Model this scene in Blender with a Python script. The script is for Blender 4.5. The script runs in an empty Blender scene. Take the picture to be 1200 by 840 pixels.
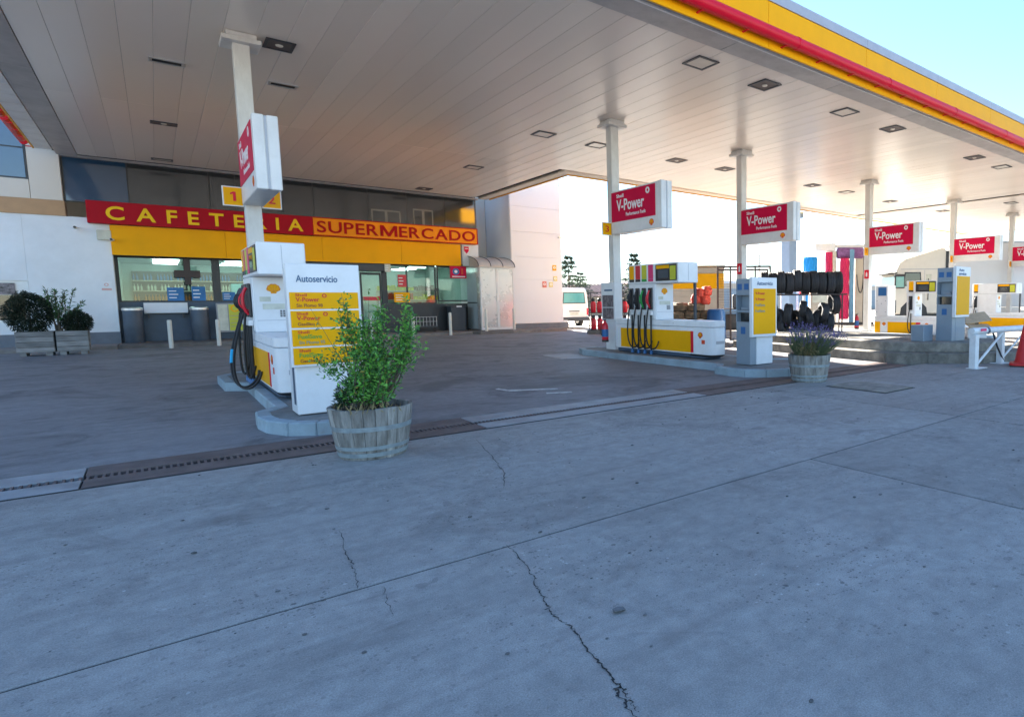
import bpy, bmesh, math, random
from mathutils import Vector, Matrix
rnd = random.Random(7)
R = math.radians
S = bpy.context.scene
COL = S.collection

# ---------------------------------------------------------------- camera
cam = bpy.data.cameras.new("camera")
cam.sensor_width = 36.0
cam.lens = 708.98 / 1200 * 36
cam.shift_x = (600 - 835.9) / 1200
cam.clip_start = 0.05
cam.clip_end = 3000
camo = bpy.data.objects.new("camera", cam)
COL.objects.link(camo)
YAW, PITCH, ROLL = 0.742498, 0.095207, 0.0069960
_f = Vector((math.sin(YAW) * math.cos(PITCH), math.cos(YAW) * math.cos(PITCH), -math.sin(PITCH)))
_r = Vector((math.cos(YAW), -math.sin(YAW), 0))
_d = _f.cross(_r)
_r2 = math.cos(ROLL) * _r + math.sin(ROLL) * _d
_d2 = -math.sin(ROLL) * _r + math.cos(ROLL) * _d
camo.matrix_world = Matrix(((_r2.x, -_d2.x, -_f.x, 0), (_r2.y, -_d2.y, -_f.y, 0),
                            (_r2.z, -_d2.z, -_f.z, 1.3), (0, 0, 0, 1)))
S.camera = camo

# ---------------------------------------------------------------- light
SUN_AZ, SUN_EL = R(11.5), R(24)          # azimuth clockwise from +Y
world = bpy.data.worlds.new("World")
S.world = world
world.use_nodes = True
wn = world.node_tree
bg = wn.nodes["Background"]
sky = wn.nodes.new("ShaderNodeTexSky")
sky.sky_type = 'NISHITA'
sky.sun_disc = False
sky.sun_elevation = SUN_EL
sky.sun_rotation = SUN_AZ
sky.air_density = 1.0
sky.dust_density = 0.0
sky.ozone_density = 3.6
wn.links.new(sky.outputs[0], bg.inputs[0])
bg.inputs[1].default_value = 0.05
sl = bpy.data.lights.new("sun", 'SUN')
sl.energy = 5.0
sl.angle = R(0.5)
sl.color = (1.0, 0.93, 0.83)
so = bpy.data.objects.new("sun", sl)
COL.objects.link(so)
sd = Vector((math.sin(SUN_AZ) * math.cos(SUN_EL), math.cos(SUN_AZ) * math.cos(SUN_EL), math.sin(SUN_EL)))
so.rotation_euler = sd.to_track_quat('Z', 'Y').to_euler()
S.view_settings.view_transform = 'Standard'
S.view_settings.look = 'None'
S.view_settings.gamma = 1
S.view_settings.use_curve_mapping = False
S.view_settings.exposure = 3.05

# ---------------------------------------------------------------- materials
MATS = {}
def _nodes(name):
    m = bpy.data.materials.new(name)
    m.use_nodes = True
    nt = m.node_tree
    return m, nt, nt.nodes["Principled BSDF"]

def mat(name, c, rough=0.5, metal=0.0, var=0.12, scale=3.0, bump=0.0, bscale=60.0, dirt=0.0, dirtc=(0.12, 0.1, 0.08),
        dscale=1.6, emit=None, spec=0.5, stretch=None, coat=0.0, world=False, rand=0.0):
    if name in MATS:
        return MATS[name]
    m, nt, b = _nodes(name)
    L = nt.links.new
    tc = nt.nodes.new("ShaderNodeTexCoord")
    mp = nt.nodes.new("ShaderNodeMapping")
    if stretch:
        mp.inputs['Scale'].default_value = stretch
    if world:
        geo = nt.nodes.new("ShaderNodeNewGeometry")
        L(geo.outputs['Position'], mp.inputs[0])
    else:
        L(tc.outputs['Object'], mp.inputs[0])
    n = nt.nodes.new("ShaderNodeTexNoise")
    n.inputs['Scale'].default_value = scale
    n.inputs['Detail'].default_value = 6
    n.inputs['Roughness'].default_value = 0.62
    L(mp.outputs[0], n.inputs[0])
    r = nt.nodes.new("ShaderNodeValToRGB")
    lo = [max(0, x * (1 - var)) for x in c]
    hi = [min(1, x * (1 + var)) for x in c]
    r.color_ramp.elements[0].position = 0.3
    r.color_ramp.elements[1].position = 0.7
    r.color_ramp.elements[0].color = (*lo, 1)
    r.color_ramp.elements[1].color = (*hi, 1)
    L(n.outputs[0], r.inputs[0])
    out = r.outputs[0]
    if dirt > 0:
        n2 = nt.nodes.new("ShaderNodeTexNoise")
        n2.inputs['Scale'].default_value = dscale
        n2.inputs['Detail'].default_value = 8
        n2.inputs['Roughness'].default_value = 0.7
        L(mp.outputs[0], n2.inputs[0])
        r2 = nt.nodes.new("ShaderNodeValToRGB")
        r2.color_ramp.elements[0].position = 0.45
        r2.color_ramp.elements[1].position = 0.75
        r2.color_ramp.elements[0].color = (0, 0, 0, 1)
        r2.color_ramp.elements[1].color = (dirt, dirt, dirt, 1)
        L(n2.outputs[0], r2.inputs[0])
        mx = nt.nodes.new("ShaderNodeMix")
        mx.data_type = 'RGBA'
        L(r2.outputs[0], mx.inputs[0])
        L(out, mx.inputs[6])
        mx.inputs[7].default_value = (*dirtc, 1)
        out = mx.outputs[2]
    if rand:
        oi = nt.nodes.new("ShaderNodeObjectInfo")
        mr = nt.nodes.new("ShaderNodeMapRange")
        mr.inputs[3].default_value = 1 - rand
        mr.inputs[4].default_value = 1 + rand * 0.6
        L(oi.outputs['Random'], mr.inputs[0])
        cc = nt.nodes.new("ShaderNodeCombineColor")
        for k_ in range(3):
            L(mr.outputs[0], cc.inputs[k_])
        mx = nt.nodes.new("ShaderNodeMix")
        mx.data_type = 'RGBA'
        mx.blend_type = 'MULTIPLY'
        mx.inputs[0].default_value = 1.0
        L(out, mx.inputs[6])
        L(cc.outputs[0], mx.inputs[7])
        out = mx.outputs[2]
    L(out, b.inputs['Base Color'])
    rr = nt.nodes.new("ShaderNodeMapRange")
    rr.inputs[3].default_value = max(0.02, rough - 0.08)
    rr.inputs[4].default_value = min(1, rough + 0.08)
    L(n.outputs[0], rr.inputs[0])
    if world:
        b.inputs['Roughness'].default_value = rough
    else:
        L(rr.outputs[0], b.inputs['Roughness'])
    b.inputs['Metallic'].default_value = metal
    b.inputs['Specular IOR Level'].default_value = spec
    if coat:
        b.inputs['Coat Weight'].default_value = coat
    if bump > 0:
        n3 = nt.nodes.new("ShaderNodeTexNoise")
        n3.inputs['Scale'].default_value = bscale
        n3.inputs['Detail'].default_value = 4
        L(mp.outputs[0], n3.inputs[0])
        bp = nt.nodes.new("ShaderNodeBump")
        bp.inputs['Strength'].default_value = bump
        bp.inputs['Distance'].default_value = 0.01
        L(n3.outputs[0], bp.inputs['Height'])
        L(bp.outputs[0], b.inputs['Normal'])
    if emit:
        b.inputs['Emission Color'].default_value = (*emit[:3], 1)
        b.inputs['Emission Strength'].default_value = emit[3]
    MATS[name] = m
    return m

def glass(name, tint=(0.85, 0.93, 0.92), refl=1.5, rough=0.02):
    if name in MATS:
        return MATS[name]
    m, nt, b = _nodes(name)
    nt.nodes.remove(b)
    L = nt.links.new
    t = nt.nodes.new("ShaderNodeBsdfTransparent")
    t.inputs[0].default_value = (*tint, 1)
    g = nt.nodes.new("ShaderNodeBsdfGlossy")
    g.inputs[1].default_value = rough
    f = nt.nodes.new("ShaderNodeFresnel")
    f.inputs[0].default_value = refl
    mx = nt.nodes.new("ShaderNodeMixShader")
    L(f.outputs[0], mx.inputs[0])
    L(t.outputs[0], mx.inputs[1])
    L(g.outputs[0], mx.inputs[2])
    L(mx.outputs[0], nt.nodes["Material Output"].inputs[0])
    MATS[name] = m
    return m

def ground_mat(name, base, stain, stain_amt=0.5, speck=0.5, scale=1.0, rough=0.78, pits=True, tint2=None):
    m, nt, b = _nodes(name)
    L = nt.links.new
    geo = nt.nodes.new("ShaderNodeNewGeometry")
    def noise(sc, det=6, ro=0.6, dist=0.0):
        n = nt.nodes.new("ShaderNodeTexNoise")
        n.inputs['Scale'].default_value = sc
        n.inputs['Detail'].default_value = det
        n.inputs['Roughness'].default_value = ro
        n.inputs['Distortion'].default_value = dist
        L(geo.outputs['Position'], n.inputs[0])
        return n.outputs[0]
    def ramp(src, p0, p1, c0=(0, 0, 0), c1=(1, 1, 1)):
        r = nt.nodes.new("ShaderNodeValToRGB")
        r.color_ramp.elements[0].position = p0
        r.color_ramp.elements[1].position = p1
        r.color_ramp.elements[0].color = (*c0, 1)
        r.color_ramp.elements[1].color = (*c1, 1)
        L(src, r.inputs[0])
        return r.outputs[0]
    def mix(fac, a, c2, mode='MIX', f=1.0):
        mx = nt.nodes.new("ShaderNodeMix")
        mx.data_type = 'RGBA'
        mx.blend_type = mode
        if fac is None:
            mx.inputs[0].default_value = f
        else:
            L(fac, mx.inputs[0])
        for s, k in ((a, 6), (c2, 7)):
            if isinstance(s, tuple):
                mx.inputs[k].default_value = (*s, 1)
            else:
                L(s, mx.inputs[k])
        return mx.outputs[2]
    def gain(src, k):
        mm = nt.nodes.new("ShaderNodeMath")
        mm.operation = 'MULTIPLY'
        L(src, mm.inputs[0])
        mm.inputs[1].default_value = k
        return mm.outputs[0]
    broad = noise(0.45 * scale, 7, 0.65, 0.6)
    c = mix(None, ramp(broad, 0.3, 0.7, tuple(x * 0.8 for x in base), tuple(min(1, x * 1.15) for x in base)), (0.5, 0.5, 0.5), 'MIX', 0.0)
    if tint2:
        c = mix(gain(ramp(noise(0.8 * scale, 5, 0.6, 1.0), 0.5, 0.72), 0.55), c, tint2)
    st = gain(ramp(noise(0.9 * scale, 9, 0.72, 1.4), 0.52, 0.78), stain_amt)
    c = mix(st, c, stain)
    med = ramp(noise(9 * scale, 8, 0.7), 0.3, 0.72, (0.78, 0.78, 0.78), (1.14, 1.14, 1.14))
    c = mix(None, c, med, 'MULTIPLY', 1.0)
    oi = nt.nodes.new("ShaderNodeObjectInfo")
    mr = nt.nodes.new("ShaderNodeMapRange")
    mr.inputs[3].default_value = 0.90
    mr.inputs[4].default_value = 1.07
    L(oi.outputs['Random'], mr.inputs[0])
    cc = nt.nodes.new("ShaderNodeCombineColor")
    for k_ in range(3):
        L(mr.outputs[0], cc.inputs[k_])
    c = mix(None, c, cc.outputs[0], 'MULTIPLY', 1.0)
    fine = ramp(noise(170, 4, 0.7), 0.3, 0.7, (1 - 0.45 * speck,) * 3, (1 + 0.35 * speck,) * 3)
    c = mix(None, c, fine, 'MULTIPLY', 0.9)
    def mth(op, a, k):
        mm = nt.nodes.new("ShaderNodeMath")
        mm.operation = op
        for q_, idx in ((a, 0), (k, 1)):
            if isinstance(q_, (int, float)):
                mm.inputs[idx].default_value = q_
            else:
                L(q_, mm.inputs[idx])
        return mm.outputs[0]
    def streak(rot, sx, sy, sc, p0, p1):
        mp = nt.nodes.new("ShaderNodeMapping")
        mp.inputs['Rotation'].default_value = (0, 0, rot)
        mp.inputs['Scale'].default_value = (sx, sy, 1)
        L(geo.outputs['Position'], mp.inputs[0])
        n = nt.nodes.new("ShaderNodeTexNoise")
        n.inputs['Scale'].default_value = sc
        n.inputs['Detail'].default_value = 5
        n.inputs['Roughness'].default_value = 0.7
        L(mp.outputs[0], n.inputs[0])
        return ramp(n.outputs[0], p0, p1)
    # worn wheel paths
    c = mix(gain(streak(0.1, 0.25, 2.2, 1.2, 0.5, 0.72), 0.24), c, stain)
    c = mix(gain(streak(0.75, 0.22, 3.0, 1.6, 0.54, 0.72), 0.26), c, stain)
    if pits:
        def chips(sc, big, keep, mlo, mhi, amt, colr, dist=0.5):
            nz = nt.nodes.new("ShaderNodeTexNoise")
            nz.inputs['Scale'].default_value = sc * 1.7
            L(geo.outputs['Position'], nz.inputs[0])
            va = nt.nodes.new("ShaderNodeVectorMath")
            va.operation = 'MULTIPLY_ADD'
            L(nz.outputs[1], va.inputs[0])
            va.inputs[1].default_value = (dist / sc,) * 3
            L(geo.outputs['Position'], va.inputs[2])
            v = nt.nodes.new("ShaderNodeTexVoronoi")
            v.inputs['Scale'].default_value = sc
            L(va.outputs[0], v.inputs[0])
            sep = nt.nodes.new("ShaderNodeSeparateColor")
            L(v.outputs['Color'], sep.inputs[0])
            rad = mth('MULTIPLY', mth('POWER', sep.outputs[0], 2.2), big * 1.25)
            nz2 = noise(sc * 5, 3, 0.6)
            ins = mth('LESS_THAN', mth('MULTIPLY', v.outputs['Distance'], mth('ADD', nz2, 0.5)), rad)
            pick = mth('LESS_THAN', sep.outputs[1], keep)
            m1 = mth('MULTIPLY', mth('MULTIPLY', ins, pick), ramp(noise(0.9, 5, 0.65), mlo, mhi))
            return mix(gain(m1, amt), c, colr)
        c = chips(52, 0.34, 0.75, 0.40, 0.58, 0.75, tuple(x * 0.33 for x in base))
        c = chips(19, 0.2, 0.30, 0.42, 0.58, 0.75, tuple(x * 0.28 for x in base))
        c = chips(37, 0.24, 0.25, 0.44, 0.6, 0.5, (0.68, 0.68, 0.66))
        c = chips(2.3, 0.26, 0.2, 0.3, 0.4, 0.4, tuple(x * 0.45 for x in base), 1.2)
    else:
        c = mix(gain(ramp(noise(0.42 * scale, 8, 0.6, 1.6), 0.55, 0.62), 0.62), c, tuple(x * 0.42 for x in base))
    L(c, b.inputs['Base Color'])
    L(ramp(broad, 0.3, 0.7, (rough - 0.12,) * 3, (rough + 0.08,) * 3), b.inputs['Roughness'])
    b.inputs['Specular IOR Level'].default_value = 0.35
    bp = nt.nodes.new("ShaderNodeBump")
    bp.inputs['Strength'].default_value = 0.3
    bp.inputs['Distance'].default_value = 0.006
    L(noise(38, 9, 0.75), bp.inputs['Height'])
    L(bp.outputs[0], b.inputs['Normal'])
    MATS[name] = m
    return m

WHITE = mat("white_paint", (0.78, 0.78, 0.77), 0.35, var=0.05, scale=2, dirt=0.35, dirtc=(0.45, 0.42, 0.38), dscale=2.2)
PUMPW = mat("pump_white", (0.80, 0.81, 0.82), 0.3, var=0.04, scale=2, dirt=0.25, dirtc=(0.5, 0.48, 0.44), dscale=3)
COLW = mat("column_paint", (0.70, 0.69, 0.66), 0.4, var=0.06, scale=3, dirt=0.5, dirtc=(0.36, 0.32, 0.27), dscale=2.5, stretch=(1, 1, 0.35))
CEIL = mat("ceiling_metal", (0.89, 0.79, 0.68), 0.27, var=0.02, scale=0.4, spec=0.5, world=True, stretch=(1, 0.5, 1), rand=0.05)
SOFF = mat("soffit_metal", (0.47, 0.44, 0.42), 0.45, var=0.1, scale=2, dirt=0.55, dirtc=(0.22, 0.2, 0.18), rand=0.1)
DARKVOID = mat("dark_void", (0.02, 0.02, 0.02), 0.9)
YEL = mat("yellow_panel", (0.95, 0.44, 0.001), 0.4, var=0.04, dirt=0.12, dirtc=(0.5, 0.26, 0.02), spec=0.12)
ORY = mat("orange_yellow_panel", (0.95, 0.42, 0.002), 0.45, var=0.04, scale=1, dirt=0.15, dirtc=(0.5, 0.22, 0.01), spec=0.12)
RED = mat("red_paint", (0.72, 0.006, 0.03), 0.35, var=0.06, dirt=0.12, dirtc=(0.3, 0.01, 0.02), spec=0.25)
CRIM = mat("crimson_panel", (0.62, 0.004, 0.055), 0.45, var=0.05, spec=0.15)
SIGNRED = mat("sign_board_red", (0.42, 0.006, 0.018), 0.5, var=0.06, dirt=0.15, dirtc=(0.2, 0.01, 0.02), spec=0.12)
SIGNOR = mat("sign_board_orange", (0.95, 0.30, 0.012), 0.5, var=0.04, spec=0.12)
LETY = mat("letter_yellow", (0.92, 0.58, 0.02), 0.5, var=0.04, spec=0.12)
LETR = mat("letter_red", (0.42, 0.004, 0.008), 0.5, var=0.04, spec=0.12)
TXTW = mat("print_white", (0.85, 0.85, 0.85), 0.4, var=0.02)
TXTB = mat("print_blue_grey", (0.06, 0.14, 0.25), 0.5, var=0.02)
TXTR = mat("print_red", (0.7, 0.06, 0.015), 0.5, var=0.02)
TXTG = mat("print_green", (0.18, 0.38, 0.03), 0.5, var=0.02)
TXTBR = mat("print_brown", (0.38, 0.12, 0.015), 0.5, var=0.02)
TXTGY = mat("print_grey", (0.38, 0.34, 0.2), 0.5, var=0.02)
CAPG = mat("grey_cap_metal", (0.42, 0.43, 0.47), 0.4, 0.2, var=0.06)
ALU = mat("aluminium", (0.62, 0.62, 0.62), 0.35, 0.8, var=0.08)
DGREY = mat("dark_grey_metal", (0.05, 0.055, 0.065), 0.45, 0.1, var=0.12)
FRAME = mat("dark_window_frame", (0.028, 0.03, 0.035), 0.4, var=0.1)
BLACK = mat("black_rubber", (0.012, 0.012, 0.013), 0.6, var=0.2)
BLKPL = mat("black_plastic", (0.018, 0.018, 0.022), 0.4, var=0.15)
GREENP = mat("green_plastic", (0.02, 0.32, 0.06), 0.4)
REDP = mat("red_plastic", (0.65, 0.012, 0.03), 0.35)
PINKP = mat("pink_print", (0.72, 0.03, 0.16), 0.4)
LIMEP = mat("lime_print", (0.55, 0.55, 0.03), 0.4)
BLUEP = mat("blue_print", (0.02, 0.13, 0.35), 0.4)
CYAN = mat("cyan_sleeve", (0.02, 0.45, 0.8), 0.4)
NAVY = mat("navy_base", (0.05, 0.085, 0.14), 0.45, var=0.15)
WALLW = mat("white_render", (0.80, 0.82, 0.84), 0.8, var=0.05, scale=1.2, bump=0.15, bscale=90, dirt=0.25, dirtc=(0.5, 0.5, 0.48), dscale=0.8)
WALLC = mat("cream_cladding", (0.70, 0.63, 0.54), 0.6, var=0.05, scale=0.8, dirt=0.2, dirtc=(0.5, 0.42, 0.34))
WALLB = mat("white_cladding", (0.78, 0.785, 0.79), 0.55, var=0.05, scale=0.7, dirt=0.25, dirtc=(0.58, 0.56, 0.54), dscale=0.7)
BAND = mat("tan_band", (0.48, 0.28, 0.14), 0.6, var=0.08)
PLINTH = mat("grey_plinth", (0.16, 0.18, 0.21), 0.75, var=0.15, bump=0.2)
KERB = mat("painted_kerb", (0.31, 0.40, 0.45), 0.75, var=0.22, scale=6, bump=0.5, bscale=40, dirt=0.8, dirtc=(0.14, 0.14, 0.14), dscale=3, rand=0.2)
OLDCON = mat("old_rough_concrete", (0.25, 0.23, 0.195), 0.9, var=0.35, scale=5, bump=1.0, bscale=18, dirt=0.95, dirtc=(0.085, 0.078, 0.07), dscale=2.4, rand=0.32)
ISLTOP = mat("island_top_concrete", (0.21, 0.215, 0.21), 0.85, var=0.25, scale=5, bump=0.3, dirt=0.6, dirtc=(0.07, 0.07, 0.07))
PAVE = mat("pavement_concrete", (0.22, 0.2, 0.185), 0.85, var=0.2, scale=4, bump=0.3, dirt=0.5, dirtc=(0.1, 0.085, 0.075), rand=0.25)
WOOD = mat("weathered_oak", (0.30, 0.29, 0.265), 0.85, var=0.4, scale=8, bump=0.7, bscale=30, dirt=0.95, dirtc=(0.085, 0.07, 0.055), dscale=4.5, stretch=(2.5, 2.5, 0.35), rand=0.28)
WOOD2 = mat("weathered_planks", (0.26, 0.255, 0.25), 0.85, var=0.3, scale=6, bump=0.5, bscale=30, dirt=0.6, dirtc=(0.1, 0.09, 0.08), dscale=4, stretch=(0.4, 2, 2.5), rand=0.25)
HOOP = mat("hoop_steel", (0.30, 0.36, 0.38), 0.6, 0.35, var=0.25, scale=9, dirt=0.5, dirtc=(0.16, 0.12, 0.1), dscale=8)
SOIL = mat("soil", (0.055, 0.042, 0.032), 0.95, var=0.4, scale=14, bump=0.9, bscale=40)
LEAF1 = mat("leaf_bright", (0.135, 0.37, 0.05), 0.5, var=0.6, scale=32)
LEAF2 = mat("leaf_mid", (0.05, 0.165, 0.035), 0.5, var=0.6, scale=32)
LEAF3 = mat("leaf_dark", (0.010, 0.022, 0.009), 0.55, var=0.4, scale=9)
LEAFO = mat("leaf_oleander", (0.045, 0.10, 0.03), 0.5, var=0.35, scale=7)
LAVS = mat("lavender_stem", (0.12, 0.15, 0.07), 0.7, var=0.35, scale=9)
LAVF = mat("lavender_flower", (0.15, 0.11, 0.27), 0.7, var=0.4, scale=30)
DRYG = mat("dry_stem", (0.28, 0.22, 0.10), 0.8, var=0.3, scale=9)
BARK = mat("bark", (0.11, 0.085, 0.06), 0.9, var=0.3, scale=20)
CONIF = mat("conifer_needles", (0.06, 0.09, 0.06), 0.7, var=0.3, scale=2)
TYRE = mat("tyre_rubber", (0.022, 0.022, 0.026), 0.7, var=0.3, scale=12, dirt=0.3, dirtc=(0.06, 0.055, 0.05), rand=0.35)
STEEL = mat("rusty_dark_steel", (0.075, 0.06, 0.055), 0.6, 0.3, var=0.35, scale=8)
PLATE1 = mat("channel_plate_pale", (0.33, 0.34, 0.35), 0.6, 0.15, var=0.2, scale=4, bump=0.2, dirt=0.5, dirtc=(0.17, 0.13, 0.11), dscale=3)
PLATE2 = mat("channel_plate_rust", (0.155, 0.115, 0.105), 0.7, 0.1, var=0.3, scale=4, bump=0.3, dirt=0.6, dirtc=(0.06, 0.045, 0.04), dscale=3)
BRICKROOF = mat("terracotta_roof", (0.42, 0.25, 0.2), 0.8, var=0.2, scale=3, rand=0.2)
BEIGE = mat("beige_render", (0.58, 0.5, 0.4), 0.8, var=0.08, rand=0.08)
TARP = mat("brown_sack", (0.2, 0.12, 0.065), 0.9, var=0.4, scale=8, bump=0.5, rand=0.3)
MESHRED = mat("red_net_bag", (0.62, 0.06, 0.03), 0.7, var=0.35, scale=16, bump=0.6)
BLUEB = mat("blue_barrel", (0.015, 0.09, 0.24), 0.4, var=0.15)
VANW = mat("van_white", (0.8, 0.78, 0.74), 0.25, var=0.03, coat=0.5)
DGLASS = mat("dark_glass", (0.012, 0.015, 0.018), 0.06, var=0.05, spec=0.8)
CGLASS = mat("clerestory_glass", (0.035, 0.04, 0.043), 0.04, var=0.2, scale=0.5, spec=1.0)
TEAL = mat("teal_glass", (0.06, 0.30, 0.30), 0.06, var=0.1, spec=0.8)
GLASS = glass("clear_window_glass", (0.80, 0.92, 0.90), 1.45)
FROST = mat("frosted_panel", (0.55, 0.53, 0.51), 0.28, 0.35, var=0.1, scale=1.2)
PCROOF = mat("porch_roof_sheet", (0.5, 0.47, 0.42), 0.35, var=0.1, spec=0.6)
ROOMW = mat("room_wall", (0.50, 0.62, 0.58), 0.8, var=0.12, scale=1.5)
ROOMF = mat("room_floor", (0.2, 0.2, 0.19), 0.5, var=0.1)
TUBE = mat("fluorescent_tube", (0.9, 0.95, 0.95), 0.4, emit=(0.80, 1.0, 0.94, 2.2))
LENS = mat("lamp_lens", (0.75, 0.7, 0.6), 0.25, var=0.05)
BRUSHB = mat("wash_brush_blue", (0.01, 0.28, 0.72), 0.8, var=0.2, scale=18, bump=0.8, bscale=50)
BRUSHR = mat("wash_brush_red", (0.6, 0.02, 0.10), 0.8, var=0.25, scale=18, bump=0.8, bscale=50)
BRUSHP = mat("wash_brush_purple", (0.22, 0.10, 0.25), 0.8, var=0.3, scale=10, bump=0.8, bscale=50)
LBLUE = mat("pale_blue_steel", (0.20, 0.31, 0.50), 0.5, var=0.06)
TOTG = mat("totem_grey", (0.25, 0.31, 0.37), 0.4, 0.15, var=0.08, dirt=0.3, dirtc=(0.2, 0.22, 0.24))
CONER = mat("cone_red", (0.6, 0.02, 0.02), 0.5, var=0.12, dirt=0.4, dirtc=(0.22, 0.03, 0.03), dscale=5)
POSTERS = mat("poster_print", (0.16, 0.13, 0.14), 0.4, var=0.9, scale=12)
PALEP = mat("pale_print", (0.6, 0.6, 0.5), 0.5, var=0.15, scale=6)
CARD = mat("tan_lid", (0.55, 0.40, 0.25), 0.7, var=0.15, scale=6)
PAINTM = mat("road_paint", (0.55, 0.55, 0.54), 0.8, var=0.3, scale=14, dirt=0.7, dirtc=(0.2, 0.19, 0.19), dscale=9)
CRACK = mat("crack_shadow_gap", (0.035, 0.035, 0.035), 0.95)
STONE = mat("grit_stone", (0.14, 0.14, 0.14), 0.9, var=0.5, scale=30)
SLAB = ground_mat("concrete_slab", (0.365, 0.352, 0.33), (0.13, 0.115, 0.105), 0.75, 0.8)
FORE = ground_mat("worn_forecourt", (0.285, 0.275, 0.278), (0.062, 0.056, 0.060), 1.0, 0.4, 0.8, 0.72, pits=False, tint2=(0.19, 0.178, 0.182))
YARD = ground_mat("yard_surface", (0.37, 0.325, 0.27), (0.30, 0.26, 0.21), 0.4, 0.4, 0.6, 0.85, pits=False)

# ---------------------------------------------------------------- helpers
class G:
    def __init__(s):
        s.bm = bmesh.new()
    def box(s, x0, y0, z0, x1, y1, z1):
        r = bmesh.ops.create_cube(s.bm, size=1)['verts']
        for v in r:
            v.co = Vector(((x0 + x1) / 2 + v.co.x * (x1 - x0), (y0 + y1) / 2 + v.co.y * (y1 - y0), (z0 + z1) / 2 + v.co.z * (z1 - z0)))
        return s
    def obox(s, M, sx, sy, sz):
        r = bmesh.ops.create_cube(s.bm, size=1)['verts']
        for v in r:
            v.co = M @ Vector((v.co.x * sx, v.co.y * sy, v.co.z * sz))
        return s
    def prism(s, pts, a0, a1, axis='z'):
        def P(p, a):
            return {'z': (p[0], p[1], a), 'y': (p[0], a, p[1]), 'x': (a, p[0], p[1])}[axis]
        A = [s.bm.verts.new(P(p, a0)) for p in pts]
        B = [s.bm.verts.new(P(p, a1)) for p in pts]
        n = len(pts)
        s.bm.faces.new(A)
        s.bm.faces.new(B[::-1])
        for i in range(n):
            s.bm.faces.new((A[i], B[i], B[(i + 1) % n], A[(i + 1) % n]))
        return s
    def loft(s, rings, caps=True, closed=True):
        V = [[s.bm.verts.new(p) for p in r] for r in rings]
        n = len(V[0])
        for a, b in zip(V, V[1:]):
            for i in range(n if closed else n - 1):
                s.bm.faces.new((a[i], a[(i + 1) % n], b[(i + 1) % n], b[i]))
        if caps and closed:
            s.bm.faces.new(V[0])
            s.bm.faces.new(V[-1][::-1])
        return s
    def tube(s, pts, r, n=8, caps=True):
        pts = [Vector(p) for p in pts]
        rings = []
        up = Vector((0, 0, 1))
        pu = None
        for i, p in enumerate(pts):
            t = (pts[min(i + 1, len(pts) - 1)] - pts[max(i - 1, 0)]).normalized()
            if pu is None:
                a = up if abs(t.z) < 0.95 else Vector((1, 0, 0))
                u = t.cross(a).normalized()
            else:
                u = (pu - t * pu.dot(t)).normalized()
            w = t.cross(u)
            pu = u
            rr = r[i] if isinstance(r, (list, tuple)) else r
            rings.append([p + (u * math.cos(2 * math.pi * k / n) + w * math.sin(2 * math.pi * k / n)) * rr for k in range(n)])
        return s.loft(rings, caps)
    def lathe(s, prof, n=20, c=(0, 0, 0), axis='z', M=None):
        rings = []
        for r, h in prof:
            ring = []
            for k in range(n):
                a = 2 * math.pi * k / n
                p = {'z': (r * math.cos(a), r * math.sin(a), h), 'y': (r * math.cos(a), h, -r * math.sin(a)), 'x': (h, r * math.cos(a), r * math.sin(a))}[axis]
                p = Vector(p) + Vector(c)
                ring.append(M @ p if M else p)
            rings.append(ring)
        return s.loft(rings)
    def face(s, pts):
        s.bm.faces.new([s.bm.verts.new(p) for p in pts])
        return s
    def mesh(s, name, m, bevel=0.0, smooth=True, seg=1):
        bmesh.ops.recalc_face_normals(s.bm, faces=s.bm.faces)
        if bevel > 0:
            es = [e for e in s.bm.edges if len(e.link_faces) == 2 and e.calc_face_angle(0) > 0.5]
            bmesh.ops.bevel(s.bm, geom=es, offset=bevel, segments=seg, affect='EDGES', clamp_overlap=True)
        if smooth:
            for f in s.bm.faces:
                f.smooth = True
            for e in s.bm.edges:
                e.smooth = len(e.link_faces) == 2 and e.calc_face_angle(0) < 0.6
        me = bpy.data.meshes.new(name)
        s.bm.to_mesh(me)
        s.bm.free()
        if m:
            me.materials.append(m)
        return me

def link(name, me, parent=None, loc=(0, 0, 0), rot=(0, 0, 0)):
    o = bpy.data.objects.new(name, me)
    COL.objects.link(o)
    o.location = loc
    o.rotation_euler = rot
    if parent:
        o.parent = parent
    return o

def part(name, g, m, parent, bevel=0.0, loc=(0, 0, 0), rot=(0, 0, 0), label=None, smooth=True):
    o = link(name, g.mesh(name, m, bevel, smooth), parent, loc, rot)
    if label:
        o['label'] = label
    return o

def tag(o, label, cat, group=None, kind=None):
    o['label'] = label
    o['category'] = cat
    if group:
        o['group'] = group
    if kind:
        o['kind'] = kind
    return o

def thing(name, label, cat, loc=(0, 0, 0), rz=0.0, group=None):
    o = link(name, None, None, loc, (0, 0, rz))
    return tag(o, label, cat, group)

def solo(name, g, m, label, cat, bevel=0.0, group=None, loc=(0, 0, 0), rot=(0, 0, 0)):
    return tag(part(name, g, m, None, bevel, loc, rot), label, cat, group)

def struct(name, g, m, bevel=0.0, label=None):
    o = part(name, g, m, None, bevel)
    o['kind'] = 'structure'
    if label:
        o['label'] = label
    return o

def copy_tree(o, parent=None):
    c = o.copy()
    COL.objects.link(c)
    if parent:
        c.parent = parent
    for ch in list(o.children):
        copy_tree(ch, c)
    return c

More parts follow.
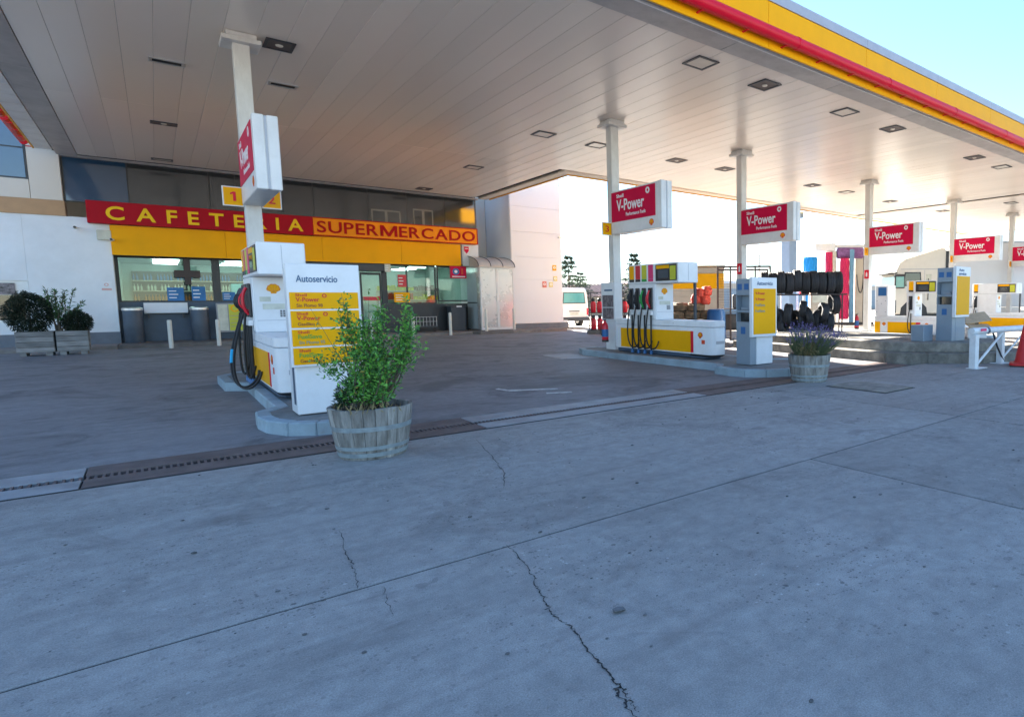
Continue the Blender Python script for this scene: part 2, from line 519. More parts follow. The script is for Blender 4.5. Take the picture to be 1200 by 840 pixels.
_tc = {}
def _glyph(s, bold=0.0):
    k = (s, bold)
    if k in _tc:
        return _tc[k]
    cu = bpy.data.curves.new("text_curve", 'FONT')
    cu.body = s
    cu.size = 1
    cu.offset = bold
    cu.resolution_u = 4
    ob = bpy.data.objects.new("text_temp", cu)
    me = bpy.data.meshes.new_from_object(ob)
    V = [(v.co.x, v.co.y) for v in me.vertices]
    Fc = [tuple(p.vertices) for p in me.polygons]
    bpy.data.objects.remove(ob)
    bpy.data.meshes.remove(me)
    bpy.data.curves.remove(cu)
    xs = [v[0] for v in V]
    ys = [v[1] for v in V]
    _tc[k] = (V, Fc, min(xs), max(xs), min(ys), max(ys))
    return _tc[k]

def text(s, m, parent, w, h, loc, face='-y', bold=0.0, name='lettering', depth=0.004):
    """print fitted to a w x h box; loc = its lower left corner as read"""
    V, Fc, x0, x1, y0, y1 = _glyph(s, bold)
    sx = w / (x1 - x0)
    sy = h / (y1 - y0)
    g = G()
    def P(v, d):
        u = (v[0] - x0) * sx
        t = (v[1] - y0) * sy
        if face == '-y':
            return (u, -d, t)
        return (-d, -u, t)
    vs = [g.bm.verts.new(P(v, depth)) for v in V]
    for f in Fc:
        try:
            g.bm.faces.new([vs[i] for i in f])
        except ValueError:
            pass
    bmesh.ops.remove_doubles(g.bm, verts=g.bm.verts, dist=1e-5)
    r = bmesh.ops.extrude_face_region(g.bm, geom=list(g.bm.faces))
    dv = Vector((0, depth - 0.0005, 0)) if face == '-y' else Vector((depth - 0.0005, 0, 0))
    for e in r['geom']:
        if isinstance(e, bmesh.types.BMVert):
            e.co += dv
    return part(name, g, m, parent, loc=loc, smooth=False)

def shell_logo(parent, r, loc, face='-y', rim=None):
    """small scallop emblem: red rim, yellow field with red ribs"""
    rot = (0, 0, 0) if face == '-y' else (0, 0, -math.pi / 2)
    def fan(k, y0, y1):
        pts = [(-0.38 * r * k, -0.8 * r * k), (0.38 * r * k, -0.8 * r * k), (0.45 * r * k, -0.5 * r * k)]
        for i in range(13):
            a = R(-18 + i * 18)
            q = r * k * (1 + (0.06 if i % 2 else -0.02))
            pts.append((q * math.cos(a), q * math.sin(a) * 0.92))
        pts.append((-0.45 * r * k, -0.5 * r * k))
        return G().prism(pts, y0, y1, 'y')
    o = part("emblem", fan(1, -0.004, 0), rim or RED, parent, loc=loc, rot=rot, smooth=False)
    part("emblem_field", fan(0.8, -0.007, -0.0042), YEL, o, smooth=False)
    g = G()
    for i in range(-2, 3):
        a = R(90 + i * 27)
        p = Vector((math.cos(a), 0, math.sin(a)))
        s = p.cross(Vector((0, 1, 0)))
        b = Vector((0, -0.0085, -0.55 * r))
        e = b + (p * r * 1.2)
        t = r * 0.05
        g.face([b - s * t, b + s * t, e + s * t, e - s * t])
    part("emblem_ribs", g, rim or RED, o, smooth=False)
    return o

def _mglyph():
    w_, h, t = 0.86, 0.7, 0.145
    V = [(0, 0), (t, 0), (t, h * 0.62), (w_ / 2 - 0.055, 0), (w_ / 2 + 0.055, 0), (w_ - t, h * 0.62), (w_ - t, 0), (w_, 0), (w_, h), (w_ - t * 1.15, h), (w_ / 2, h * 0.30), (t * 1.15, h), (0, h)]
    return (V, [(0, 1, 2, 11, 12), (2, 3, 10, 11), (3, 4, 10), (4, 5, 9, 10), (5, 6, 7, 8, 9)], 0, w_, 0, h)
MGLYPH = _mglyph()
_tc[('1', 0.008)] = ([(0.13, 0), (0.27, 0), (0.27, 0.7), (0.15, 0.7), (0, 0.58), (0, 0.46), (0.13, 0.54)], [(0, 1, 2, 3, 6), (3, 4, 5, 6)], 0, 0.27, 0, 0.7)
def ring_mesh(r0, r1, y0, y1, n=16):
    g = G()
    rings = []
    for rr, yy in ((r1, y1), (r1, y0), (r0, y0), (r0, y1)):
        rings.append([(rr * math.cos(2 * math.pi * k / n), yy, rr * math.sin(2 * math.pi * k / n)) for k in range(n)])
    g.loft(rings, caps=False)
    return g

# ---------------------------------------------------------------- ground
g = G()
g.face([(-900, -900, -0.06), (900, -900, -0.06), (900, 900, -0.06), (-900, 900, -0.06)])
ground = struct("ground", g, YARD)
slabs = link("concrete_apron", None)
slabs['kind'] = 'structure'
rows = [((-14, -8.55), (-20, -11, -4.2, 3.88, 6.50, 9.3, 13, 20, 45)), ((-8.55, -2.95), (-20, -11, -4.2, 3.88, 6.5, 9.3, 13, 20, 45)),
        ((-2.95, 3.06), (-20, -11, -4.2, 3.88, 6.50, 10.9, 16, 24, 45)), ((3.06, 6.12), (-20, -11, -4.2, 6.52, 10.95, 16, 24, 45))]
jg = 0.0105
part("joint_bed", G().box(-20, -14, -0.14, 45, 6.118, -0.007), mat("bitumen_seal", (0.014, 0.014, 0.015), 0.9), slabs)
for (y0, y1), xs in rows:
    for x0, x1 in zip(xs, xs[1:]):
        part("concrete_slab", G().box(x0 + jg, y0 + jg, -0.12, x1 - jg, y1 - jg, rnd.uniform(-0.002, 0.002)), SLAB, slabs, 0.003)
struct("forecourt", G().box(-20, 6.95, -0.12, 17.5, 25.0, -0.002), FORE)
struct("truck_yard", G().box(17.508, 6.95, -0.12, 60, 34, -0.006), YARD)

# drain channel: two rows of edge plates with a slotted grate between them
drain = link("drain_channel", None)
drain['kind'] = 'structure'
part("channel_bed", G().box(-6, 6.18, -0.16, 11.0, 6.948, -0.045), mat("channel_dark", (0.010, 0.010, 0.011), 0.95), drain)
part("joint_seal", G().box(-6, 6.121, -0.16, 11.0, 6.178, -0.006), MATS["bitumen_seal"], drain)
xs = [-6, -3.45, -0.49, 2.46, 5.55, 8.3, 11.0]
for i, (x0, x1) in enumerate(zip(xs, xs[1:])):
    mm = [PLATE1, PLATE1, PLATE2, PLATE1, PLATE2, PLATE2][i]
    for (y0, y1) in ((6.181, 6.462), (6.60, 6.93)):
        part("channel_plate", G().box(x0 + 0.006, y0, -0.06, x1 - 0.006, y1, -0.001 + rnd.uniform(-0.002, 0.002)), mm, drain, 0.003)
g = G()
x = -5.98
while x < 10.98:
    g.box(x, 6.464, -0.03, x + 0.016, 6.598, -0.006)
    x += 0.043
o = part("grate_bars", g, PLATE2, drain, smooth=False)
o['kind'] = 'stuff'

# cracks: irregular open gaps in the slabs
def crack(pts, w, seed):
    q = random.Random(seed)
    P = []
    for (a, b) in zip(pts, pts[1:]):
        n = 9
        for i in range(n):
            t = i / n
            P.append(Vector((a[0] + (b[0] - a[0]) * t + q.gauss(0, 0.005), a[1] + (b[1] - a[1]) * t + q.gauss(0, 0.005), 0)))
    P.append(Vector((pts[-1][0], pts[-1][1], 0)))
    g = G()
    prev = None
    for i, p in enumerate(P):
        t = (P[min(i + 1, len(P) - 1)] - P[max(i - 1, 0)]).normalized()
        s = Vector((-t.y, t.x, 0))
        ww = w * q.choice((0.25, 0.4, 0.6, 1.0, 0.8)) * (0.4 + 0.6 * math.sin(math.pi * (i + 2) / (len(P) + 3)))
        cur = [g.bm.verts.new((p.x + k * s.x * ww, p.y + k * s.y * ww, 0.0035)) for k in (-1, 1)]
        if prev:
            g.bm.faces.new((prev[0], prev[1], cur[1], cur[0]))
        prev = cur
    for i in range(len(P) // 3):
        p = q.choice(P)
        r_ = w * q.uniform(0.5, 1.9)
        a0 = q.uniform(0, 6.28)
        o_ = Vector((q.gauss(0, w), q.gauss(0, w), 0.0032))
        g.face([p + o_ + Vector((r_ * q.uniform(0.5, 1) * math.cos(a0 + k * 1.257), r_ * q.uniform(0.5, 1.2) * math.sin(a0 + k * 1.257), 0)) for k in range(5)])
    o = part("crack", g, CRACK, slabs, smooth=False)
    o["kind"] = "stuff"
crack([(1.3, 3.06), (1.28, 2.85), (1.24, 2.63), (1.19, 2.5), (1.16, 2.36), (1.13, 2.24), (1.14, 2.11), (1.13, 2.02), (1.1, 1.89), (1.09, 1.79), (1.07, 1.67), (1.04, 1.61), (1.03, 1.54), (1.02, 1.40), (0.98, 1.2), (0.93, 0.9)], 0.0045, 3)
crack([(1.07, 1.67), (1.065, 1.62), (1.05, 1.56), (1.04, 1.5)], 0.003, 4)
crack([(0.69, 3.93), (0.64, 3.53), (0.63, 3.29), (0.59, 3.06)], 0.003, 5)
crack([(2.15, 5.67), (1.99, 4.87), (1.87, 4.4), (1.71, 4.05)], 0.004, 8)
crack([(0.68, 3.0), (0.66, 2.83), (0.64, 2.68)], 0.002, 9)

# loose grit on the apron
g = G()
for i in range(170):
    x, y = rnd.uniform(-0.5, 7), rnd.uniform(1.0, 6.0)
    s = rnd.choice((0.003, 0.004, 0.005, 0.007, 0.010)) if i else 0.02
    if i == 0:
        x, y = 1.35, 2.07
    for v in bmesh.ops.create_icosphere(g.bm, subdivisions=1, radius=s)['verts']:
        v.co = Vector((x + v.co.x * 1.5 + rnd.gauss(0, s * 0.15), y + v.co.y * 1.1 + rnd.gauss(0, s * 0.15), 0.002 + s * 0.35 + v.co.z * 0.6))
o = solo("loose_grit", g, STONE, "scattered loose grit and small stones on the grey concrete apron", "grit")
o['kind'] = 'stuff'

# manhole cover, paint marks, pale patch
mh = link("manhole_cover", None)
mh['kind'] = 'structure'
part("cover_gap", G().box(7.36, 4.5, 0.0, 8.17, 5.52, 0.006), CRACK, mh)
part("cover_plate", G().box(7.40, 4.54, 0.0, 8.15, 5.5, 0.016), OLDCON, mh, 0.003)
pm = link("painted_marks", None)
pm['kind'] = 'structure'
g = G()
g.prism([(3.68, 8.86), (3.74, 8.9), (3.79, 8.62), (4.38, 8.28), (4.36, 8.2), (3.74, 8.5)], -0.002, 0.0025)
part("paint_mark", g, PAINTM, pm, smooth=False)
part("paint_mark", G().prism([(4.02, 7.9), (4.05, 7.97), (4.36, 7.82), (4.34, 7.75)], -0.002, 0.0025), PAINTM, pm, smooth=False)
struct("pale_concrete_patch", G().prism([(6.75, 12.4), (7.5, 12.1), (7.6, 13.6), (6.9, 13.75)], -0.05, 0.004), PLATE1)

# ---------------------------------------------------------------- pump islands
def inset(poly, d):
    n = len(poly)
    out = []
    for i in range(n):
        p0, p1, p2 = Vector(poly[i - 1]), Vector(poly[i]), Vector(poly[(i + 1) % n])
        a = (p1 - p0).normalized()
        b = (p2 - p1).normalized()
        na, nb = Vector((-a.y, a.x)), Vector((-b.y, b.x))
        m = (na + nb)
        m = m / max(0.35, (1 + na.dot(nb)))
        out.append(p1 + m * d)
    return out

def island(poly, label, z=0.13, km=None, tm=None, w=0.13, zt=None):
    """poly counter-clockwise; each edge becomes a kerbstone"""
    t = thing("pump_island", label, "island", group="kerbed pump islands")
    ins = inset(poly, w)
    n = len(poly)
    for i in range(n):
        a, b = Vector(poly[i]), Vector(poly[(i + 1) % n])
        c, d = ins[(i + 1) % n], ins[i]
        L = (b - a).length
        k = max(1, round(L / 1.05))
        for j in range(k):
            e = 0.004 / max(L, 0.1)
            t0, t1 = j / k + (e if j else 0), (j + 1) / k - e
            q = [a.lerp(b, t0), a.lerp(b, t1), d.lerp(c, t1), d.lerp(c, t0)]
            dz = rnd.uniform(-0.004, 0.004)
            part("kerbstone", G().prism([(p.x, p.y) for p in q], -0.1, z + dz), km or KERB, t, 0.012)
    part("island_top", G().prism([(p.x, p.y) for p in ins], -0.1, (zt if zt is not None else z - 0.012)), tm or ISLTOP, t)
    return t

def dog(xc, xh, yf, xm, ylen, flare=True):
    """dog-bone outline round xc; xh head half width, xm waist half width"""
    L = [(-0.0, yf), (-0.26, yf + 0.03), (-0.47, yf + 0.2), (-0.6, yf + 0.5), (-0.64, yf + 0.85), (-0.62, yf + 1.22)]
    k = xh / 0.64
    left = [(xc + a * k, b) for a, b in L] + [(xc - xm, yf + 1.5), (xc - xm, yf + 4.4)]
    if flare:
        left += [(xc - xh * 1.03, yf + 4.62), (xc - xh * 1.05, ylen - 0.7), (xc - xh * 0.7, ylen - 0.2), (xc, ylen)]
    else:
        left += [(xc - xm, ylen - 0.7), (xc - xm * 0.7, ylen - 0.15), (xc, ylen)]
    right = [(2 * xc - a, b) for a, b in left[1:-1]]
    return left[::-1] + right      # far end -> down the left -> near end -> up the right = counter-clockwise
island(dog(1.36, 0.66, 6.97, 0.43, 13.5), "low blue-grey kerbed island under the pump nearest the cafe, beside the shrub barrel")
island(dog(8.36, 1.12, 6.68, 0.76, 13.7, False), "low blue-grey kerbed island under the middle pump with the lavender barrel at its end")

# the rough raised kerb at right, two tiers
poly = [(11.75, 12.0), (11.45, 9.6), (11.22, 8.2), (11.08, 6.8), (11.45, 6.05), (12.2, 5.25), (13.1, 4.95), (14.1, 5.25), (14.7, 6.1), (14.8, 12.0)]
t3 = island(poly, "raised island of rough stained concrete blocks behind the white barrier", 0.2, OLDCON, OLDCON, 0.42, 0.19)
t3['group'] = "kerbed pump islands"
up = inset(poly, 0.4)
part("upper_step", G().prism([(p.x, p.y) for p in inset(poly, 0.36)], 0.19, 0.40), OLDCON, t3, 0.02)
island([(x + 19.8 - 8.36, y + 0.6) for x, y in dog(8.36, 1.05, 7.7, 0.85, 15.3)], "sunlit pump island standing beneath the white lorry", 0.12)
island([(x + 26.5 - 8.36, y) for x, y in dog(8.36, 1.05, 7.7, 0.85, 15.3)], "farthest sunlit pump island at the right edge of the photo", 0.12)

# ---------------------------------------------------------------- canopy
ZC = 5.68
can = thing("canopy", "large white panelled fuel station canopy with yellow and grey fascia and red pipe", "canopy")
part("roof_deck", G().box(-1.9, 7.42, 5.76, 41.2, 19.0, 6.45), DARKVOID, can)
part("roof_deck", G().box(-1.9, 19.003, 5.76, 10.7, 26.2, 6.45), DARKVOID, can)
pw = 0.4135
def panel_mesh(L):
    return G().box(0.0015, 0.0015, 0, pw - 0.0015, L - 0.0015, 0.03).mesh("ceiling_panel", CEIL, 0.0035)
pmA, pmB = panel_mesh(18.62 - 8.08), panel_mesh(25.95 - 18.62)
def cpanel(me, x, y):
    o = link("ceiling_panel", me, can, (x, y, ZC + rnd.uniform(-0.001, 0.001)), (rnd.uniform(-0.0003, 0.0003), rnd.uniform(-0.0025, 0.0025), 0))
n_a = 0
x = -1.375
while x < 40.7:
    if not (27.25 < x + pw / 2 < 27.6):
        cpanel(pmA, x, 8.08)
    else:
        part("joint_strip", G().box(x + 0.15, 8.09, ZC + 0.045, x + 0.3, 18.6, ZC + 0.06), STEEL, can)
    if x + pw < 10.5:
        cpanel(pmB, x, 18.62)
    x += pw
# soffit margins
def strip(name, x0, y0, x1, y1, z0, z1, m, seglen, axis, bevel=0.004, gap=0.004):
    a0, a1 = (x0, x1) if axis == 'x' else (y0, y1)
    a = a0
    while a < a1 - 0.01:
        b = min(a + seglen, a1)
        if axis == 'x':
            part(name, G().box(a + gap, y0, z0, b - gap, y1, z1), m, can, bevel)
        else:
            part(name, G().box(x0, a + gap, z0, x1, b - gap, z1), m, can, bevel)
        a = b
strip("soffit_panel", -1.39, 7.56, 40.9, 8.065, ZC - 0.012, ZC + 0.04, SOFF, 3.0, 'x')
strip("edge_trim", -1.9, 7.515, 41.2, 7.55, ZC - 0.045, ZC + 0.05, WHITE, 6.0, 'x')
strip("gutter_strip", -1.9, 7.37, 41.2, 7.51, ZC - 0.02, ZC + 0.05, SOFF, 3.0, 'x')
strip("soffit_panel", -1.82, 8.07, -1.385, 26.2, ZC - 0.012, ZC + 0.04, SOFF, 3.0, 'y')
strip("soffit_panel", 10.4, 19.05, 10.74, 26.0, ZC - 0.03, ZC + 0.04, WALLC, 3.0, 'y')
strip("soffit_panel", 10.4, 18.63, 41.0, 19.04, ZC - 0.03, ZC + 0.04, WALLC, 3.0, 'x')
strip("soffit_panel", 40.75, 8.07, 41.1, 18.62, ZC - 0.02, ZC + 0.04, SOFF, 3.0, 'y')
# fascias: yellow band, grey cap, red pipe carried on brackets
seg = 2.95
x0 = 11.02 - 5 * seg
while x0 > -2.1:
    x0 -= seg
x = x0
def cyl_y(g, x0, x1, y, z, r, n=14):
    g.lathe([(r, x0), (r, x1)], n, (0, y, z), 'x')
while x < 41.2:
    a, b = max(x, -2.12), min(x + seg, 41.25)
    if b - a > 0.05:
        part("fascia_panel", G().box(a + 0.004, 7.33, 5.60, b - 0.004, 7.365, 6.38), YEL, can, 0.003)
        part("fascia_cap", G().box(a + 0.004, 7.31, 6.384, b - 0.004, 7.40, 6.56), CAPG, can, 0.004)
        g = G()
        cyl_y(g, a + 0.6, b + 0.6, 7.20, 5.80, 0.105)
        pp = part("fascia_pipe", g, RED, can)
        g = G()
        cyl_y(g, a + 0.57, a + 0.63, 7.20, 5.80, 0.113)
        part("pipe_collar", g, RED, pp, 0.003)
        for q in (0.3, 1.3, 2.3):
            part("pipe_bracket", G().box(a + q, 7.2, 5.685, a + q + 0.03, 7.33, 5.705), RED, can)
    x += seg
y = 7.4
while y < 25.4:
    b = min(y + seg, 25.5)
    part("fascia_panel", G().box(-2.21, y + 0.004, 5.64, -2.175, b - 0.004, 6.38), YEL, can, 0.003)
    part("fascia_cap", G().box(-2.24, y + 0.004, 6.384, -2.15, b - 0.004, 6.56), CAPG, can, 0.004)
    g = G().lathe([(0.08, y + 0.3), (0.08, b - 0.005)], 14, (-2.36, 0, 5.79), 'y')
    part("fascia_pipe", g, RED, can)
    q = y + 0.4
    while q < b:
        part("pipe_bracket", G().box(-2.34, q, 5.675, -2.2, q + 0.03, 5.7), RED, can)
        q += 0.8
    y = b
strip("underside_strip", -2.17, 7.4, -1.83, 25.5, ZC - 0.03, ZC + 0.05, WHITE, 0.8, 'y', gap=0.012)
strip("fascia_panel", 10.78, 19.12, 41.2, 19.15, 5.62, 6.38, YEL, seg, 'x')
strip("fascia_panel", 10.78, 19.16, 10.81, 25.8, 5.62, 6.38, YEL, seg, 'y')

# recessed lights and vents: frame + lens
def ceil_light(x, y, kind, label, w=0.46, d=0.46):
    t = thing("ceiling_light", label, "light", (x, y, ZC), group="recessed lights in the canopy ceiling")
    g = G()
    fw = 0.05
    for (a, b, c, e) in ((-w / 2, -d / 2, w / 2, -d / 2 + fw), (-w / 2, d / 2 - fw, w / 2, d / 2), (-w / 2, -d / 2 + fw, -w / 2 + fw, d / 2 - fw), (w / 2 - fw, -d / 2 + fw, w / 2, d / 2 - fw)):
        g.box(a, b, -0.022, c, e, -0.003)
    part("frame", g, {'open': ALU, 'lens': DGREY, 'dark': DGREY}[kind], t, 0.004)
    part("lens", G().box(-w / 2 + fw, -d / 2 + fw, -0.012, w / 2 - fw, d / 2 - fw, -0.004), {'open': DARKVOID, 'lens': LENS, 'dark': mat("vent_brown", (0.13, 0.105, 0.095), 0.6)}[kind], t)
    if kind == 'dark':
        part("lamp_bulb", G().lathe([(0.05, -0.03), (0.06, -0.013)], 10), LENS, t)
    return t
spec = [(0.46, 15.1, 'open', 0.5, 0.27), (2.2, 15.15, 'open', 0.5, 0.27), (1.86, 12.9, 'dark', 0.42, 0.5), (0.46, 20.2, 'dark', 0.5, 0.3), (0.46, 25.2, 'lens', 0.5, 0.3)]
names = ["left open rectangular light slot in the canopy ceiling above the first pump", "open rectangular ceiling slot right of the first column",
         "dark recessed square beside the first column's top plate", "small dark ceiling slot over the cafe forecourt", "slim ceiling light tight above the cafe windows"]
for (x, y, k, w, d), nm in zip(spec, names):
    ceil_light(x, y, k, nm, w, d)
pos = [(7.74, 8.72, 'lens', "pale square ceiling lamp nearest the yellow fascia"), (9.48, 8.72, 'dark', "dark square ceiling vent next along the fascia from the pale lamp"),
       (12.22, 8.7, 'lens', "square ceiling lamp near fascia, third along from the middle of the photo"), (14.32, 8.7, 'dark', "dark square near fascia, fourth along"),
       (19.1, 8.72, 'dark', "small dark ceiling square near the fascia, fifth along"), (21.13, 8.72, 'lens', "slim pale ceiling lamp, last along the fascia"),
       (7.82, 15.05, 'lens', "ceiling lamp left of the second column's top"), (9.47, 15.1, 'lens', "ceiling lamp frame just behind the second column"),
       (12.34, 15.08, 'dark', "dark ceiling lamp between the second and third columns"), (14.35, 15.0, 'dark', "dark ceiling lamp behind the third column"),
       (18.9, 14.9, 'dark', "ceiling lamp left of the fourth column, farther from its cap"), (21.12, 14.9, 'lens', "ceiling lamp beyond the fourth column"),
       (7.95, 20.15, 'lens', "pale ceiling lamp over the supermarket half of the shop sign"), (7.95, 25.1, 'dark', "dark ceiling slot above the supermarket sign, close to the glass"),
       (24.6, 15.0, 'dark', "faint ceiling lamp left of the fifth column"), (29.3, 14.9, 'dark', "faint ceiling lamp between the fifth and sixth columns"),
       (29.3, 11.6, 'lens', "faint ceiling lamp right of the dark ceiling joint")]
for x, y, k, nm in pos:
    ceil_light(x, y, k, nm, 0.5, 0.5)

# ---------------------------------------------------------------- columns, signs
COLX = [1.33, 8.56, 13.07, 19.8, 26.5, 32.95]
CY = 12.95
desc = ["white square canopy column nearest the cafe, carrying plates 1 and 2", "white canopy column behind the middle pump, with plate 3",
        "white canopy column between the middle pump and the tyre rack", "sunlit white canopy column left of the white lorry cab",
        "white canopy column in front of the lorry box", "farthest white canopy column at the right edge of the photo"]
sdesc = ["red fuel sign seen almost edge-on on the column by the cafe", "red fuel sign on the column above the middle pump",
         "red fuel sign left of the pale blue post, on the third column", "red fuel sign above the lorry cab",
         "red fuel sign in front of the lorry box", "last red fuel sign, cut by the right edge of the photo"]
def column():
    t = thing("canopy_column", desc[0], "column", (COLX[0], CY, 0), 0, "white columns carrying the canopy")
    part("shaft", G().box(-0.11, -0.11, 0.1, 0.11, 0.11, 5.54), COLW, t, 0.008)
    g = G()
    g.box(-0.26, -0.26, 5.53, 0.26, 0.26, 5.60)
    part("cap_plate", g, COLW, t, 0.006)
    g = G()
    g.box(-0.2, -0.25, 5.602, 0.2, 0.25, 5.675)
    part("cap_beam", g, COLW, t, 0.006)
    part("base_plate", G().box(-0.17, -0.17, 0.1, 0.17, 0.17, 0.16), COLW, t, 0.006)
    return t
def fuel_sign():
    t = thing("fuel_sign", sdesc[0], "sign", (COLX[0], CY, 0), 0, "red and white fuel signs on the canopy columns")
    # body y from -2.15 (near end) to -0.12, x -0.15..0.15, z 2.93..3.97
    part("sign_body", G().box(-0.145, -2.0, 2.94, 0.145, -0.115, 3.96), WHITE, t, 0.01)
    g = G()
    g.box(-0.152, -2.13, 2.93, -0.015, -2.003, 3.97)
    g.box(0.015, -2.13, 2.93, 0.152, -2.003, 3.97)
    part("end_frame", g, WHITE, t, 0.012)
    part("end_seam", G().box(-0.02, -2.11, 2.94, 0.02, -2.003, 3.96), CAPG, t)
    for sx in (-1, 1):
        if sx < 0:
            rp = part("red_panel", G().box(-0.153, -1.9, 3.22, -0.146, -0.13, 3.925), CRIM, t, 0.002)
            text("V-Power", TXTW, t, 1.12, 0.27, (-0.1535, -0.36, 3.46), '-x', 0.018)
            text("Shell", TXTW, t, 0.30, 0.085, (-0.1535, -0.36, 3.775), '-x', 0.02)
            text("Performance Fuels", TXTW, t, 0.78, 0.085, (-0.1535, -0.75, 3.32), '-x', 0.012)
            part("ring_mark", ring_mesh(0.035, 0.075, -0.005, -0.0005), TXTW, t, loc=(-0.1535, -1.62, 3.81), rot=(0, 0, -math.pi / 2))
            shell_logo(t, 0.085, (-0.1455, -1.74, 3.08), '-x')
        else:
            part("red_panel", G().box(0.146, -1.9, 3.22, 0.153, -0.13, 3.925), CRIM, t, 0.002)
    return t
c0 = column()
s0 = fuel_sign()
for i in range(6):
    c = c0 if i == 0 else copy_tree(c0)
    s = s0 if i == 0 else copy_tree(s0)
    c.location = (COLX[i], CY, 0)
    s.location = (COLX[i], CY, 0)
    c['label'] = desc[i]
    s['label'] = sdesc[i]
def plate(n, x, lab):
    t = thing("number_plate", lab, "number plate", (x, CY - 0.08, 2.91), 0, "yellow pump number plates on the columns")
    part("plate", G().box(-0.14, 0, 0, 0.14, 0.02, 0.32), WHITE, t, 0.004)
    part("plate_face", G().box(-0.122, -0.005, 0.018, 0.122, -0.0005, 0.302), YEL, t)
    w = 0.075 if n == '1' else (0.1 if len(n) == 1 else 0.15)
    text(n, RED, t, w, 0.15, (-w / 2, -0.0055, 0.085), '-y', 0.008, 'numeral')
plate("1", COLX[0] - 0.26, "yellow plate with numeral 1 left of the first column")
plate("2", COLX[0] + 0.26, "yellow plate with numeral 2 right of the first column")
plate("3", COLX[1] - 0.26, "yellow plate with numeral 3 left of the second column")
plate("7", COLX[3] - 0.26, "yellow plate left of the column beside the lorry cab")
plate("9", COLX[4] - 0.26, "yellow plate left of the column before the lorry box")
plate("11", COLX[5] - 0.26, "yellow plate left of the farthest column")
for x, lab in ((COLX[2], "small red extinguisher sign on the third column"), (COLX[3], "small red extinguisher sign on the sunlit fourth column")):
    t = thing("extinguisher_sign", lab, "sign", (x - 0.112, CY - 0.02, 2.08), 0, "red extinguisher signs on columns")
    part("plate", G().box(-0.008, -0.1, 0, -0.001, 0.1, 0.32), RED, t)
    part("pictogram", G().lathe([(0.02, 0.07), (0.035, 0.08), (0.035, 0.2), (0.012, 0.23), (0.012, 0.25)], 10, (0, 0, 0), 'z', Matrix.Diagonal((0.1, 1, 1, 1)).to_4x4()), TXTW, t, loc=(-0.0125, 0, 0))

# ---------------------------------------------------------------- fuel pumps
def bez(p, n=14):
    p = [Vector(q) for q in p]
    out = []
    for i in range(n + 1):
        t = i / n
        q = list(p)
        while len(q) > 1:
            q = [a.lerp(b, t) for a, b in zip(q, q[1:])]
        out.append(q[0])
    return out

